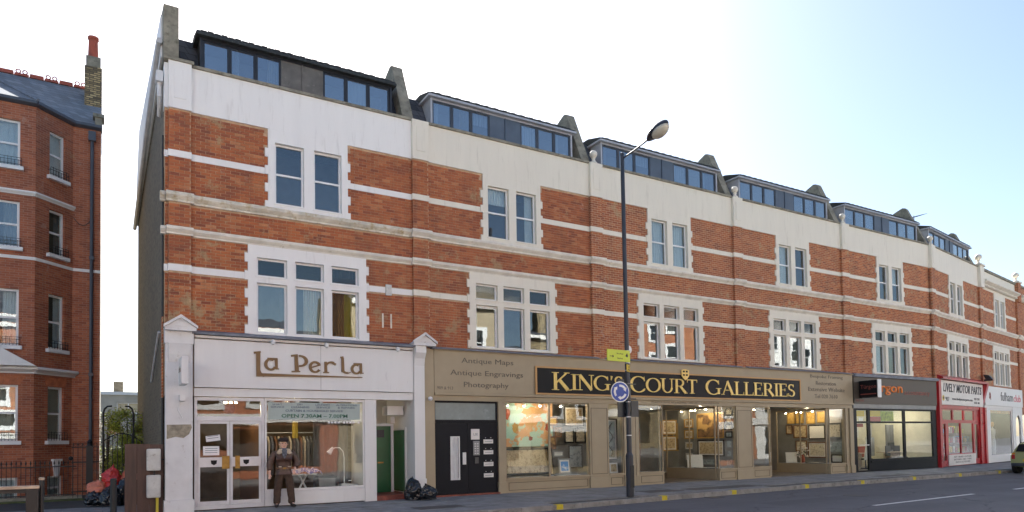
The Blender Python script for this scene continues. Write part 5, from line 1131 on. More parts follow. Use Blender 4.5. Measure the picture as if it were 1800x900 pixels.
for xs_, y, lab in (((10.8, 11.1, 11.4, 11.65, 12.0, 12.4, 12.8), .45, 'small spotlight on the track over the world map'), ((19.75, 19.95, 20.1, 20.3), .8, 'small spotlight over the first lobby display'), ((26.4, 26.6, 26.85, 27.05), 1.0, 'small spotlight over the second lobby display'), ((15.9, 16.3), .5, 'small spotlight left of the first lobby'), ((21.5, 21.8, 22.1), .5, 'small spotlight in the window right of the brown pier')):
    for k, x in enumerate(xs_): spot('track_spotlight', x, y + (k % 2) * .5 + (k * .45 if x > 19 and y > .7 else 0), 2.72, ORD[k] + ' ' + lab.replace('small ', '') + ', counted from the left', nsp)
spot('track_spotlight', 14.75, .5, 2.5, 'single warm downlight above the tall narrow map')
lamp(11.7, .35, 2.6, 3.5); lamp(13.1, .4, 2.6, 2.5); lamp(14.8, .7, 2.5, 1.5); lamp(19.9, 1.2, 2.6, 6); lamp(26.6, 1.4, 2.6, 7); lamp(18.5, 4.2, 2.6, 5); lamp(24.5, 4.2, 2.6, 5); lamp(21.8, .6, 2.6, 1.5)
for k, (x, w_, z, h_) in enumerate(((17.3, .8, 1.2, 1.2), (18.3, .7, 1.5, .9), (19.2, .9, .9, 1.5), (22.6, .8, 1.3, 1.1), (23.6, .9, 1.0, 1.3), (24.8, .8, 1.4, 1.0), (25.8, .8, .9, 1.4))):
    picture(x, 5.97, z, w_, h_, 'frame_gold', 'art_dark', ORD[k] + ' dark gilt framed picture from the left on the gallery back wall', group='pictures on the gallery back wall')

# ------------------------------------------------------------------ grey shopfront with orange letters
S3 = thing('accountancy_shopfront', 'dark grey shopfront with orange lettering and lit black framed windows', 'shopfront', (0, 0, 0))
MB().box(27.62, 34.1, -.16, 0, 2.96, 4.12).build('fascia', M['turgon'], S3); MB().box(27.6, 34.2, -.26, 0, 4.121, 4.2).box(27.6, 34.2, -.2, 0, 4.201, 4.26).build('lead_cap', M['lead'], S3); MB().box(27.62, 34.1, -.12, 0, 2.76, 2.955).build('blind_box', M['frame_grey'], S3)
BF = M['blackpaint']
wf = MB().wall(27.62, 34.1, .02, 2.755, -.08, .0, [(27.88, 28.68, .08, 2.12), (27.88, 28.68, 2.2, 2.68), (28.85, 31.40, .55, 2.12), (28.85, 31.40, 2.2, 2.68), (31.55, 33.80, .55, 2.12), (31.55, 33.80, 2.2, 2.68)]).box(28.8, 33.9, -.12, -.081, .40, .47).build('window_frame', BF, S3)
for a, b, c_, d in ((27.88, 28.68, .08, 2.12), (27.88, 28.68, 2.2, 2.68), (28.85, 31.40, .55, 2.12), (28.85, 31.40, 2.2, 2.68), (31.55, 33.80, .55, 2.12), (31.55, 33.80, 2.2, 2.68)): box('pane', M['glass_shop'], S3, a, b, -.045, -.04, c_, d)
for (a, b, c_, d, mt) in ((27.9, 28.5, 2.42, 2.66, 'signyellow'), (28.1, 28.4, 2.22, 2.36, 'purewhite'), (28.9, 29.7, 2.42, 2.67, 'signyellow'), (28.9, 29.7, 2.2, 2.41, 'shopred'), (29.72, 30.7, 2.22, 2.66, 'leaf_y'), (27.95, 28.4, 1.95, 2.1, 'redletter')): box('window_poster', M[mt], S3, a, b, -.036, -.03, c_, d)
MB().box(28.0, 28.7, -.10, -.081, 1.15, 1.19).build('door_bar', M['silver'], S3)
MB().box(27.7, 34.05, 3.2, 3.3, 0, 2.98).box(27.66, 27.7, .02, 3.2, 0, 2.98).box(34.05, 34.1, .02, 3.2, 0, 2.98).each('office_wall', plain('cream_office_wall', (.62, .58, .44), .9, .08), S3); box('office_floor', M['roomfloor'], S3, 27.7, 34.05, .02, 3.2, -.02, .03)
for k, x in enumerate((29.0, 30.6, 32.3, 33.5)):
    o = thing('office_chair', ('first dark', 'red backed', 'second dark', 'rightmost dark')[k] + ' office chair behind the grey shop window', 'chair', (x, 1.0 + .3 * (k % 2), .03), R.uniform(-1, 1), 'office chairs behind the grey shop window'); box('seat', M['darkframe'], o, -.22, .22, -.22, .22, .42, .5, bevel=.02); box('backrest', M['redletter'] if k == 1 else M['darkframe'], o, -.2, .2, .2, .26, .55, 1.05, bevel=.02); MB().tube([(0, 0, 0), (0, 0, .42)], .03).box(-.25, .25, -.03, .03, .0, .05).box(-.03, .03, -.25, .25, .0, .052).build('pedestal', M['greyframe'], o)
for k, x in enumerate((29.8, 32.9)):
    o = thing('office_desk', 'pale wooden desk in the left half of the lit office' if k == 0 else 'pale wooden desk in the right half of the lit office', 'desk', (x, 1.4, .03)); box('desk_top', M['wood'], o, -.7, .7, -.35, .35, .72, .76); box('modesty_panel', M['wood'], o, -.65, .65, -.02, .02, .1, .719); box('monitor', M['blackpaint'], o, -.25, .25, .0, .04, .85, 1.2)
for k, (x, z0, z1, mt, lab) in enumerate(((28.9, .9, 2.3, 'curtain', 'tall cream roller blind at the left of the lit office'), (30.6, .55, 1.9, 'redletter', 'dark red curtain hanging in the left half of the lit office'), (31.9, .6, 1.5, 'frame_grey', 'grey filing cabinet left of the office mullion'), (33.2, .55, 2.1, 'curtain_g', 'grey curtain hanging at the right of the lit office'), (30.0, 1.5, 2.3, 'meter', 'pale notice board on the office back wall'))):
    o = thing('office_furnishing', lab, 'furnishing', (x, 2.2 - .2 * k, z0))
    for q in range(4): box('fold', M[mt], o, -.32 + q * .16, -.165 + q * .16, .0 + .03 * (q % 2), .08 + .03 * (q % 2), 0, z1 - z0)
o = thing('folded_awning', 'cream folded cloth leaning inside the grey shop window', 'cloth', (29.1, .35, .5)); MB().prism([(0, 0), (.4, 0), (.55, 1.55), (.35, 1.55)], 0, .08, 'y').build('cloth', M['curtain_w'], o)
for x in (29.5, 32.2): tag(box('ceiling_tube', M['tube'], None, x, x + 1.2, 1.2, 1.3, 2.85, 2.9), 'lit ceiling tube over the left desk' if x < 30 else 'lit ceiling tube over the right desk', 'lamp')
lamp(30.1, 1.3, 2.6, 6, .2, (1, .93, .75)); lamp(32.8, 1.3, 2.6, 6, .2, (1, .93, .75)); lamp(28.3, .9, 2.4, 5, .1, (1, .93, .75))
o = thing('projecting_lightbox', 'black box sign with red letters projecting over the grey shop door', 'sign', (28.05, -.16, 3.2))
MB().box(-.12, .12, -.85, -.05, 0, .72).build('sign_box', M['blackpaint'], o, bevel=.01); MB().box(.121, .135, -.87, -.03, -.02, .74).box(-.13, .13, -.88, -.851, -.02, .74).build('sign_rim', M['silver'], o); MB().tube([(0, 0, .6), (0, -.06, .6)], .03).build('bracket', BF, o)
link('lettering', text_mesh('T\u00fcrgon', .22, .7, ext=.003), M['redletter'], o, (-.1205, -.1, .32), (0, 0, HP)); box('red_line', M['redletter'], o, -.124, -.1205, -.8, -.1, .12, .16)
text('T\u00fcrgon', M['orange'], S3, 28.5, -.1605, 3.36, .55, 2.75, ext=.02, bold=.02); text('accountancy', M['redletter'], S3, 31.4, -.1605, 3.35, .24, 2.1, ext=.01); text('020 7610', M['redletter'], S3, 27.75, -.1605, 3.05, .09, .55, ext=.004)

# ------------------------------------------------------------------ red motor parts shop and white shop (frame of the turned houses)
S4 = thing('motor_parts_shopfront', 'bright red motor parts shopfront with black lettered white board', 'shopfront', at6(0), RZ); RD = M['shopred']
MB().box(.02, .32, -.16, 0, 0, 4.3).box(5.95, 6.5, -.14, 0, 0, 3.0).box(6.5, 6.78, -.2, 0, 0, 3.0).box(.33, 6.5, -.1, 0, 2.86, 3.02).prism([(-.36, 4.25), (-.36, 4.33), (0, 4.5), (0, 4.25)], .0, 6.8).prism([(-.36, 4.249), (0, 4.249), (0, 3.0), (-.12, 3.3)], 6.5, 6.78).build('red_surround', RD, S4)
MB().box(.34, 6.45, -.15, 0, 3.03, 4.22).build('name_board', M['signwhite'], S4)
text('LIVELY MOTOR PARTS', M['blackletter'], S4, .6, -.1505, 3.66, .42, 5.6, ext=.01, shear=.25, bold=.01); text('www.livelymotorparts.com', M['blackletter'], S4, 1.75, -.1505, 3.24, .17, 3.0, ext=.006, bold=.015); text('907', M['blackletter'], S4, .85, -.1505, 3.2, .22, .5, ext=.006); text('020 7381', M['blackletter'], S4, 5.0, -.1505, 3.36, .12, .85, ext=.005, bold=.01); text('0207 385', M['blackletter'], S4, 5.0, -.1505, 3.16, .12, .85, ext=.005, bold=.01)
for q, mt, r_ in ((0, 'signyellow', .14), (1, 'blackletter', .07)): MB().lathe([(r_, 0), (r_ * .9, .012 + .004 * q)], n=16).build('round_badge', M[mt], S4, (.58, -.151, 3.35), (math.pi / 2, 0, 0))
hl = [(.42, 1.0, .3, 2.1), (1.35, 3.1, .62, 2.15), (3.22, 5.0, .62, 2.15), (5.25, 5.85, .3, 2.1), (.42, 2.0, 2.3, 2.8), (2.15, 3.6, 2.3, 2.8), (3.75, 5.2, 2.3, 2.8)]
MB().wall(.33, 5.94, .02, 2.855, -.06, .02, hl).build('shop_frame', RD, S4)
for a, b, c_, d in hl: box('pane', M['glass_shop'], S4, a, b, -.02, -.015, c_, d)
box('white_panel', M['signwhite'], S4, 1.2, 5.1, -.1, -.061, .05, .58)
for k, (s, a, b) in enumerate((('MOT \u2022 BRAKES \u2022 CLUTCHES', 1.9, 4.4), ('BATTERIES \u2022 OILS \u2022 TYRES', 1.9, 4.4), ('PARTS & ACCESSORIES', 2.1, 4.2))): text(s, M['blackletter'], S4, a, -.1005, .42 - k * .13, .075, b - a, ext=.003)
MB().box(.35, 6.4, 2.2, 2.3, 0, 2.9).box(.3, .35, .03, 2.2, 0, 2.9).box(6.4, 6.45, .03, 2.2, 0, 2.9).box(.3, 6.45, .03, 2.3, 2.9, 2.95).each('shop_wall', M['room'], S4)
rr = random.Random(21); 
for k in range(46):
    x, z = .5 + (k % 16) * .36 + rr.uniform(-.05, .05), (.65, 1.15, 1.65)[k // 16]; c_ = rr.choice(['signyellow', 'signwhite', 'art_blue', 'terracotta', 'frame_wood', 'alu', 'shopred', 'meter', 'goldtrim', 'leaf_y'])
    cn = {'signyellow': 'yellow', 'signwhite': 'white', 'art_blue': 'blue', 'terracotta': 'terracotta', 'frame_wood': 'brown', 'alu': 'silver', 'shopred': 'red', 'meter': 'off-white', 'goldtrim': 'ochre', 'leaf_y': 'lime'}[c_]
    o = tag(MB().box(0, rr.uniform(.2, .32), 0, .25, 0, rr.uniform(.2, .4)).build('parts_carton', M[c_], None), '%s carton, %s from the left on the %s shelf of the red shop' % (cn, ORD[k % 16], ('bottom', 'middle', 'top')[k // 16]), 'box', 'cartons in the motor parts shop')
    o.location = Vector(at6(0)) + Matrix.Rotation(RZ, 3, 'Z') @ Vector((x, .5, z)); o.rotation_euler = (0, 0, RZ)
for z in (.62, 1.12, 1.62): box('shelf', M['wood'], S4, .45, 6.3, .45, .8, z - .03, z - .002)
p_ = Vector(at6(0)) + Matrix.Rotation(RZ, 3, 'Z') @ Vector((3, 1.2, 2.5)); lamp(p_.x, p_.y, p_.z, 20, .2, (1, .95, .85))
o = tag(MB().box(-.05, .05, -.4, 0, 0, .1).prism([(-.4, .1), (-.1, .1), (0, .35), (-.25, .3)], -.15, .15).build('floodlight', M['darkframe'], None, (at6(6.6)[0], at6(6.6)[1] - .2, 4.42), (0, 0, RZ)), 'black floodlight at the right end of the red shop cornice', 'floodlight')
S5 = thing('white_shopfront', 'white painted shopfront with fulham lettering at the far right', 'shopfront', at6(7.0), RZ); WP = M['shopwhite']
MB().box(-.15, 6.8, -.14, 0, 3.15, 4.2).box(-.15, .75, -.1, 0, 0, 3.149).box(4.85, 5.4, -.1, 0, 0, 3.149).box(5.4, 6.8, -.1, 0, 2.75, 3.149).box(6.4, 6.8, -.1, 0, 0, 2.749).box(.75, 4.85, -.08, 0, 3.0, 3.149).box(.75, 4.85, -.08, 0, .0, .32).each('white_facade', WP, S5)
MB().prism([(5.4, 2.75), (5.4, 2.2), (5.5, 2.45), (5.7, 2.62), (5.9, 2.68), (6.1, 2.62), (6.3, 2.45), (6.4, 2.2), (6.4, 2.75)], -.1, 0, 'y').build('arch_head', WP, S5)
MB().wall(.75, 4.85, .321, 2.999, -.05, .0, [(.85, 4.75, .42, 2.9)]).build('window_frame', WP, S5); box('shop_pane', M['glass_shop'], S5, .85, 4.75, -.02, -.015, .42, 2.9)
box('recess_door', M['greyletter'], S5, 5.41, 6.39, .5, .55, 0, 2.7)
text('fulham', M['greyletter'], S5, 2.55, -.1405, 3.45, .5, 2.3, ext=.01); text('club', M['redpink'], S5, 5.0, -.1405, 3.45, .42, 1.4, ext=.01)
MB().tube([(.65 + .12 * math.cos(k), -.145, 3.65 + .22 * math.sin(k * 1.9)) for k in range(9)], .012, 5).build('logo_mark', M['redletter'], S5)
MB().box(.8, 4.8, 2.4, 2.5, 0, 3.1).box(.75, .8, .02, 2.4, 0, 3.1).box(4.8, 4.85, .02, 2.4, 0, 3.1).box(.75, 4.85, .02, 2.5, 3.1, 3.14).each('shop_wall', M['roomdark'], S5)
MBp = Vector(at6(7.0)) + Matrix.Rotation(RZ, 3, 'Z') @ Vector((3.6, .6, .4)); o = thing('shop_mannequin', 'pale dressed mannequin in the white shop window', 'mannequin', MBp, RZ)
MB().lathe([(.17, 0), (.2, .4), (.19, .8), (.15, 1.0), (.2, 1.3), (.19, 1.45), (.06, 1.52), (.05, 1.6)], n=14, sy=.7).build('dress', M['curtain_w'], o, smooth=True); MB().lathe([(.03, 1.58), (.08, 1.66), (.1, 1.76), (.07, 1.86), (.01, 1.9)], n=12).build('head', M['goldtrim'], o, smooth=True)
p_ = Vector(at6(7.0)) + Matrix.Rotation(RZ, 3, 'Z') @ Vector((2.6, 1.2, 2.6)); lamp(p_.x, p_.y, p_.z, 7, .2)
# ------------------------------------------------------------------ street lamp with its signs
lp = thing('street_lamp', 'tall dark street lamp at the kerb before the gallery', 'street lamp', (12.3, -3.5, 0))
MB().tube([(0, 0, 0), (0, 0, 1.12)], .105, 14).tube([(0, 0, 1.12), (0, 0, 1.2)], [.105, .07], 14).build('base_section', M['lampcol'], lp)
MB().tube([(0, 0, 1.18), (0, 0, 3.2), (-.01, 0, 3.25), (-.03, 0, 9.4)], [.07, .07, .062, .055], 14).lathe([(.06, 9.38), (.062, 9.42), (.03, 9.45)], (-.03, 0, 0), 12).build('column', M['lampcol'], lp)
MB().wall(-.06, .06, .25, .85, -.112, -.1, []).build('access_door', M['iron'], lp)
arm = MB().tube([(-.03, -.02, 9.28), (.0, -.5, 9.35), (.03, -.95, 9.44)], .024, 8).build('arm', M['lampcol'], lp)
bm = bmesh.new(); bmesh.ops.create_uvsphere(bm, u_segments=24, v_segments=14, radius=1)
for v in bm.verts:
    t_ = (v.co.y + 1) / 2; wy = .55 + .45 * math.sin(t_ * math.pi * .9)
    v.co = Vector((v.co.x * .21 * wy, v.co.y * .42, v.co.z * (.17 if v.co.z > 0 else .06) * (.6 + .4 * (1 - t_) + .2)))
me = bpy.data.meshes.new('lamp_head'); bm.to_mesh(me); bm.free(); me.polygons.foreach_set('use_smooth', [True] * len(me.polygons))
hd = link('lamp_head', me, M['lampcol'], lp, (.05, -1.33, 9.52), (-.22, 0, -.05))
bm = bmesh.new(); bmesh.ops.create_uvsphere(bm, u_segments=20, v_segments=12, radius=1)
for v in bm.verts: v.co = Vector((v.co.x * .18, -.1 + v.co.y * .29, -.03 + (v.co.z * .17 if v.co.z < 0 else 0)))
me = bpy.data.meshes.new('lens'); bm.to_mesh(me); bm.free(); me.polygons.foreach_set('use_smooth', [True] * len(me.polygons)); link('lens', me, M['lens'], hd)
for z in (3.42, 3.62, 3.95, 2.56, 2.15, 3.05, 1.65): MB().tube([(0, 0, z), (0, 0, z + .025)], .074, 12).build('strap', M['steel'], lp)
def sign_tilt(name, lab, x0, x1, z0, z1, mat, y, rz, marks):
    o = thing(name, lab, 'sign', (12.3, y, 0), rz); box('plate', M[mat], o, x0, x1, -.012, .012, z0, z1, bevel=.004); marks(o); return o
def mk1(o):
    MB().box(-.78, -.68, -.016, -.0125, 3.76, 3.775).prism([(-.68, 3.73), (-.68, 3.805), (-.63, 3.768)], -.016, -.0125, 'y').prism([(-.20, 3.80), (-.13, 3.88), (-.10, 3.80), (-.13, 3.76)], -.016, -.0125, 'y').build('arrow_mark', M['blackletter'], o)
    text('Broadway', M['blackletter'], o, -.52, -.0125, 3.82, .05, .24, ext=.002); text('Station', M['blackletter'], o, -.50, -.0125, 3.70, .05, .2, ext=.002)
sign_tilt('direction_sign', 'large yellow green direction sign with arrow pointing left on the lamp post', -.87, -.02, 3.64, 3.95, 'yellowgreen', -3.62, .10, mk1)
def mk2(o): text('P', M['blackletter'], o, -.18, -.0125, 3.46, .06, .05, ext=.002); box('text_line', M['blackletter'], o, -.24, -.08, -.016, -.0125, 3.41, 3.43)
sign_tilt('small_direction_sign', 'small ochre plate under the yellow green sign on the lamp post', -.32, -.04, 3.37, 3.56, 'signyellow', -3.6, .6, mk2)
o = thing('round_plate', 'small white round plate behind the top of the direction sign', 'sign', (12.42, -3.4, 4.02)); MB().tube([(0, .01, 0), (0, -.01, 0)], .12, 20).build('plate', M['purewhite'], o)
rb = thing('roundabout_sign', 'round blue roundabout sign with three white arrows on the lamp post', 'sign', (11.84, -3.72, 2.82), -.18)
MB().tube([(0, .012, 0), (0, 0, 0)], .275, 32).build('rim', M['steel'], rb); MB().tube([(0, -.001, 0), (0, -.008, 0)], .255, 32).build('blue_disc', M['signblue'], rb)
for k in range(3):
    a0 = 100 + k * 120; pts_o, pts_i = [], []
    for j in range(9):
        a = rad(a0 - j * 8.5); pts_o.append((.195 * math.cos(a), .195 * math.sin(a))); pts_i.append((.135 * math.cos(a), .135 * math.sin(a)))
    mb = MB()
    for j in range(8): mb.prism([pts_i[j], pts_i[j + 1], pts_o[j + 1], pts_o[j]], -.012, -.0085, 'y')
    a = rad(a0 - 68); b = rad(a0 - 68 - 30); mb.prism([(.11 * math.cos(a), .11 * math.sin(a)), (.165 * math.cos(b), .165 * math.sin(b)), (.22 * math.cos(a), .22 * math.sin(a))], -.0125, -.009, 'y'); mb.build('arrow', M['purewhite'], rb)
MB().box(-.02, .5, .02, .05, .2, .23).box(-.02, .5, .02, .05, -.2, -.17).box(-.06, .14, .012, .1, .26, .34).build('bracket', M['lampcol'], rb)
sb = thing('sign_backs', 'grey square sign plate seen edgeways, strapped on the lamp post at door height', 'sign', (12.3, -3.5, 2.16)); MB().box(-.30, .0, .085, .10, 0, .44).box(.02, .27, -.10, -.085, 0, .44).box(-.08, .08, .0, .085, .1, .14).box(-.08, .08, .0, .085, .3, .34).build('plate', M['lampcol'], sb)
# foreground posts
bo = thing('bollard', 'thin black bollard on the pavement in front of the bin bags', 'bollard', (.2, -1.0, 0)); MB().tube([(0, 0, 0), (0, 0, .84)], .062, 14).lathe([(.062, .84), (.066, .845), (.066, .87), (.05, .885)], n=14).build('post', M['iron'], bo, smooth=False)
hr = thing('guard_rail', 'black guard rail with pale timber top at the bottom left corner', 'railing', (-.64, -9, 0))
box('square_post', M['iron'], hr, -.06, .05, -.05, .05, 0, 1.10); box('timber_top_rail', M['wood'], hr, -2.6, .06, -.055, .055, 1.101, 1.135, bevel=.006); box('under_rail', M['iron'], hr, -2.6, -.061, -.025, .025, 1.06, 1.10)
MB().tube([(-2.4, 0, 0), (-2.4, 0, 1.06)], .03).build('far_post', M['iron'], hr)
b2 = thing('thin_post', 'slender black post with a dull metal cap, right of the guard rail', 'bollard', (-.565, -9, 0)); MB().tube([(0, 0, 0), (0, 0, 1.19)], .022, 10).build('post', M['iron'], b2); MB().lathe([(.026, 1.19), (.028, 1.215), (.015, 1.22)], n=10).build('cap', M['wood'], b2)
tag(box('cafe_pavement_strip', M['paving'], None, -60, 90, -21.4, -16.2, -.2, 0.0), 'far pavement on the near side of the street', None, kind='structure').name = 'near_pavement'

# ------------------------------------------------------------------ the man
def skin(name, V, E, mat, par, sub=2, post=None):
    me = bpy.data.meshes.new(name); me.from_pydata([v[:3] for v in V], E, []); ob = bpy.data.objects.new(name, me); C.objects.link(ob)
    md = ob.modifiers.new('s', 'SKIN'); md.use_smooth_shade = True; md.branch_smoothing = .6
    for i, v in enumerate(V):
        sv = me.skin_vertices[0].data[i]; r = v[3] if isinstance(v[3], tuple) else (v[3], v[3]); sv.radius = r; sv.use_root = (i == 0)
    sb_ = ob.modifiers.new('b', 'SUBSURF'); sb_.levels = sub; sb_.render_levels = sub
    dg = bpy.context.evaluated_depsgraph_get(); m2 = bpy.data.meshes.new_from_object(ob.evaluated_get(dg)); bpy.data.objects.remove(ob)
    if post:
        for v in m2.vertices: v.co = post(v.co)
    m2.polygons.foreach_set('use_smooth', [True] * len(m2.polygons)); m2.name = name; return link(name, m2, mat, par)
man = thing('person', 'man in a brown leather jacket, flat cap and scarf standing by the shop door', 'person', (3.87, -.32, 0), -.08)
V = [(0, 0, .92, .12), (0, 0, 1.12, .13), (0, .0, 1.32, .12), (0, .01, 1.42, .055), (0, 0, 1.475, .072), (0, -.005, 1.56, .104), (0, 0, 1.645, .082),
     (-.10, 0, .86, .09), (-.135, -.01, .48, .06), (-.16, .01, .10, .042), (-.19, -.12, .035, .035), (.10, 0, .86, .09), (.15, -.05, .48, .06), (.19, -.05, .10, .042), (.24, -.17, .035, .035),
     (-.19, .01, 1.36, .055), (-.31, .02, 1.10, .042), (-.335, -.03, .86, .028), (-.34, -.04, .79, .036), (.19, .01, 1.36, .055), (.29, .03, 1.12, .042), (.265, -.06, .93, .026), (.235, -.10, .90, .032)]
Ed = [(0, 1), (1, 2), (2, 3), (3, 4), (4, 5), (5, 6), (0, 7), (7, 8), (8, 9), (9, 10), (0, 11), (11, 12), (12, 13), (13, 14), (2, 15), (15, 16), (16, 17), (17, 18), (2, 19), (19, 20), (20, 21), (21, 22)]
for b, sx in ((18, -1), (22, 1)):
    px, py, pz = V[b][:3]
    for k in range(4):
        n0 = len(V); fx = (k - 1.5) * .018; L = (.055, .062, .058, .045)[k]
        V += [(px + fx * .6, py - .012, pz - .03, .010), (px + fx, py - .028, pz - .03 - L * .55, .0085), (px + fx * .9, py - .022, pz - .03 - L, .0075)]; Ed += [(b, n0), (n0, n0 + 1), (n0 + 1, n0 + 2)]
    n0 = len(V); V += [(px - sx * .035, py - .02, pz + .0, .011), (px - sx * .045, py - .035, pz - .03, .009)]; Ed += [(b, n0), (n0, n0 + 1)]
body = skin('body', V, Ed, M['skin'], man)
def sc(ky):
    def f(co):
        d = noise.noise(Vector((co.x * 9, co.y * 9, co.z * 22))) * .013 + noise.noise(co * 6) * .016
        s = 1 + d / .14
        return Vector((co.x + d * (1 if co.x > 0 else -1) * .6, co.y * ky * s, co.z))
    return f
skin('jacket', [(0, 0, 1.0, (.19, .18)), (0, 0, .955, (.17, .165)), (0, 0, 1.15, (.215, .19)), (0, .0, 1.30, (.21, .175)), (0, .01, 1.40, (.13, .12)), (-.215, .01, 1.345, (.10, .10)), (-.315, .02, 1.11, (.092, .095)), (-.335, -.02, .90, (.066, .066)), (.215, .01, 1.345, (.10, .10)), (.335, .03, 1.12, (.095, .095)), (.28, -.05, .965, (.066, .066))],
     [(0, 1), (0, 2), (2, 3), (3, 4), (3, 5), (5, 6), (6, 7), (3, 8), (8, 9), (9, 10)], M['leather'], man, post=sc(.82))
skin('trousers', [(0, 0, .90, (.165, .15)), (0, 0, .98, (.155, .15)), (-.105, 0, .78, (.125, .13)), (-.14, -.01, .48, (.103, .10)), (-.157, .0, .20, (.092, .095)), (-.158, 0, .065, (.10, .10)), (.105, 0, .78, (.125, .13)), (.155, -.05, .48, (.103, .10)), (.185, -.055, .20, (.092, .095)), (.19, -.055, .065, (.10, .10))],
     [(0, 1), (0, 2), (2, 3), (3, 4), (4, 5), (0, 6), (6, 7), (7, 8), (8, 9)], M['trouser'], man, post=sc(.85))
for s, by, bx in ((-1, 0, 0), (1, -.06, .03)): skin('boot', [(s * .16 + bx, .02 + by, .07, (.06, .055)), (s * .175 + bx, -.06 + by, .05, (.055, .045)), (s * .2 + bx * 1.4, -.16 + by, .04, (.045, .035)), (s * .16 + bx, .02 + by, .13, (.055, .055))], [(0, 1), (1, 2), (0, 3)], M['boot'], man)
MB().lathe([(.19, .945), (.198, .95), (.198, .985), (.19, .99)], n=24, sy=.82).build('belt', M['frame_wood'], man); box('belt_buckle', M['brass'], man, -.03, .03, -.175, -.158, .947, .988)
for s, a, b in ((-1, -.14, -.07), (1, .08, .15)): box('pocket_welt', M['fleece'], man, a, b, -.176, -.150, .998, 1.018)
for s in (-1, 1):
    MB().prism([(s * .02, 1.36), (s * .06, 1.46), (s * .13, 1.44), (s * .19, 1.345), (s * .12, 1.31)], -.165, -.10, 'y').build('fleece_collar', M['fleece'], man, bevel=.018)
MB().lathe([(.08, 1.39), (.11, 1.41), (.115, 1.44), (.095, 1.465), (.08, 1.47)], (0, 0, 0), 20, sy=.9).build('scarf', M['scarf'], man, smooth=True)
MB().prism([(-.07, 1.43), (.07, 1.43), (.055, 1.28), (.0, 1.20), (-.05, 1.28)], -.176, -.12, 'y').build('scarf_knot', M['scarf'], man, bevel=.02)
MB().lathe([(.108, 1.625), (.124, 1.65), (.128, 1.68), (.108, 1.715), (.045, 1.73), (.01, 1.731)], (0, .0, 0), 20, sy=1.1).build('cap', M['capm'], man, smooth=True)
MB().prism([(-.095, 1.63), (.095, 1.63), (.085, 1.655), (-.085, 1.655)], -.185, -.08, 'y').build('cap_peak', M['capm'], man, bevel=.008)
for s in (-1, 1):
    MB().lathe([(.003, -.018), (.014, -.006), (.012, .012), (.003, .02)], (s * .104, .005, 1.56), 8).build('ear', M['skin'], man, smooth=True); box('eye', M['eye'], man, s * .036 - .013, s * .036 + .013, -.109, -.098, 1.578, 1.589); box('sideburn', M['hair'], man, s * .10 - .006, s * .10 + .006, -.03, .05, 1.57, 1.635)
MB().prism([(-.007, 1.585), (.007, 1.585), (.018, 1.538), (-.018, 1.538)], -.130, -.098, 'y').build('nose', M['skin'], man, bevel=.005); box('mouth', M['lip'], man, -.027, .027, -.108, -.096, 1.508, 1.518)

# ------------------------------------------------------------------ parked car at the right edge
car = thing('parked_car', 'small pale green hatchback parked at the kerb, cut by the right edge', 'car', (32.8, -4.45, -.12), 0)
SEC = [(0, .42, .72, .74, .66, .55), (.04, .30, .80, .98, .76, .60), (.22, .24, .84, 1.26, .80, .58), (.7, .2, .86, 1.42, .82, .56), (1.5, .2, .86, 1.46, .83, .57), (2.1, .2, .86, 1.40, .82, .55), (2.75, .2, .86, .95, .82, .60), (3.3, .24, .76, .82, .79, .6), (3.62, .34, .62, .66, .66, .5)]
mb = MB(); n = 12
def ring(s):
    x, zb, zm, zt, wm, wt = s; return [(x, -wm * .92, zb), (x, -wm, zb + .12), (x, -wm, zm - .06), (x, -wm * .97, zm), (x, -wt, zt - .06), (x, -wt * .8, zt), (x, wt * .8, zt), (x, wt, zt - .06), (x, wm * .97, zm), (x, wm, zm - .06), (x, wm, zb + .12), (x, wm * .92, zb)]
for s in SEC: mb.v += ring(s)
for i in range(len(SEC) - 1):
    for k in range(n): q = (k + 1) % n; mb.f.append((i * n + k, i * n + n + k, i * n + n + q, i * n + q))
mb.f.append(tuple(range(n))); mb.f.append(tuple(range((len(SEC) - 1) * n + n - 1, (len(SEC) - 1) * n - 1, -1)))
o = mb.build('body', M['carpaint'], car, smooth=True)
bm = bmesh.new(); bm.from_mesh(o.data); bmesh.ops.recalc_face_normals(bm, faces=bm.faces[:]); bm.to_mesh(o.data); bm.free()
sm_ = o.modifiers.new('s', 'SUBSURF'); sm_.levels = 1; sm_.render_levels = 2
for s in (-1, 1):
    MB().poly([(.5, s * .815, .9), (2.35, s * .815, .9), (2.0, s * .63, 1.32), (.75, s * .65, 1.32)]).build('side_window', M['darkframe'], car)
    for x in (.62, 2.95):
        w = MB().tube([(x, s * .66, .3), (x, s * .84, .3)], .3, 24).build('wheel', M['tyre'], car); MB().tube([(x, s * .841, .3), (x, s * .852, .3)], .19, 16).build('rim', M['silver'], w)
    box('tail_lamp', M['shopred'], car, -.005, .05, s * .62 - .06, s * .62 + .06, .62, .80, bevel=.01); box('indicator', M['carlamp'], car, .02, .06, s * .62 - .06, s * .62 + .06, .82, .88); MB().lathe([(.01, .05), (.09, .04), (.1, 0)], n=12).build('headlight', M['purewhite'], car, (3.56, s * .52, .56), (0, math.pi / 2, 0))
MB().poly([(.02, -.52, .93), (.02, .52, .93), (.18, .46, 1.24), (.18, -.46, 1.24)]).build('rear_window', M['blackpaint'], car, (-.03, 0, 0)); MB().poly([(2.72, -.55, .98), (2.72, .55, .98), (2.15, .46, 1.36), (2.15, -.46, 1.36)]).build('windscreen', M['blackpaint'], car, (.04, 0, .02))
box('number_plate', M['signyellow'], car, -.03, -.01, -.26, .26, .52, .63); box('rear_bumper', M['greyframe'], car, -.05, .1, -.7, .7, .32, .46, bevel=.03)

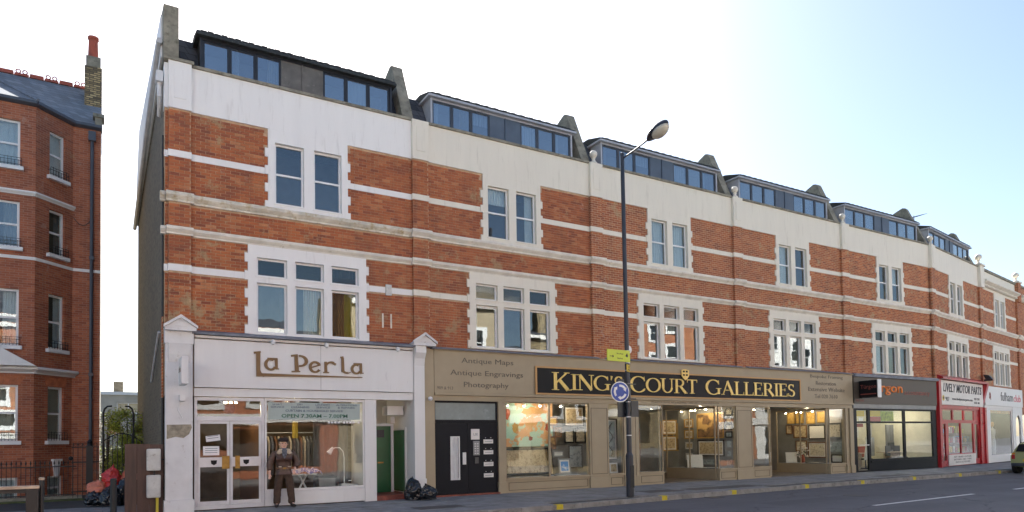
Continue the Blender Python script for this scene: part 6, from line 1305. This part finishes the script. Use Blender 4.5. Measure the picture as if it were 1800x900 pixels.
# ------------------------------------------------------------------ the other side of the street (seen in the glass only)
for i in range(7):
    x0 = -22 + i * 11.5; o = thing('opposite_house', ['pale stucco', 'orange brick', 'low red brick', 'white stucco', 'yellow brick', 'orange and stone', 'buff stucco'][i] + ' house across the street, number %d from the west, mirrored in glass' % (i + 1), 'house', (x0 + 11.5, -21.5, 0), math.pi)
    hl = []
    for z0, z1 in ((3.9, 5.9), (7.2, 9.0), (10.0, 11.3)):
        for k in range(4): hl.append((1.0 + k * 2.7, 2.3 + k * 2.7, z0, z1))
    hh = (10.2, 9.4, 7.3, 10.6, 8.2, 12.2, 12.0)[i]; hl = [q for q in hl if q[3] < hh - .4]
    MB().wall(0, 11.45, 0, hh, 0, .3, hl + [(1, 10.4, .4, 2.7)]).build('wall', [M['cream'], M['brick'], M['brick_left'], M['khaki'], M['stock_yellow'], M['brick'], M['white']][i], o)
    MB().prism([(.3, hh), (4, hh + (1.0 if i in (2, 4) else 2.2)), (8, hh)], 0, 11.4).build('roof', M['slate'], o)
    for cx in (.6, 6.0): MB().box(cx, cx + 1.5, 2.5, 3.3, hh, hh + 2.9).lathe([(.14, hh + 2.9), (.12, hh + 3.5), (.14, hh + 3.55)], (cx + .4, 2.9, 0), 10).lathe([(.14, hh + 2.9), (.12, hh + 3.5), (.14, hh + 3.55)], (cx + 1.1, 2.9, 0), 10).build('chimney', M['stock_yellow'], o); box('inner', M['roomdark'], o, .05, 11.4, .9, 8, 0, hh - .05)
    MB().box(0, 11.45, -.2, -.01, 2.9, 3.5).box(0, 11.45, -.25, -.01, hh - .3, hh - .05).build('cornice', M['white'], o)
    mb = MB()
    for q in hl: mb.wall(q[0] - .15, q[1] + .15, q[2] - .15, q[3] + .15, -.06, .12, [(q[0] + .08, q[1] - .08, q[2] + .08, q[3] - .08)]); mb.box(q[0], q[1], .02, .08, (q[2] + q[3]) / 2 - .03, (q[2] + q[3]) / 2 + .03)
    tag(mb.build('window_frames', M['joinery'], o), kind='stuff')
    for q in hl: MB().box(q[0], q[1], .1, .105, q[2], q[3]).build('pane', M['glass'], o)
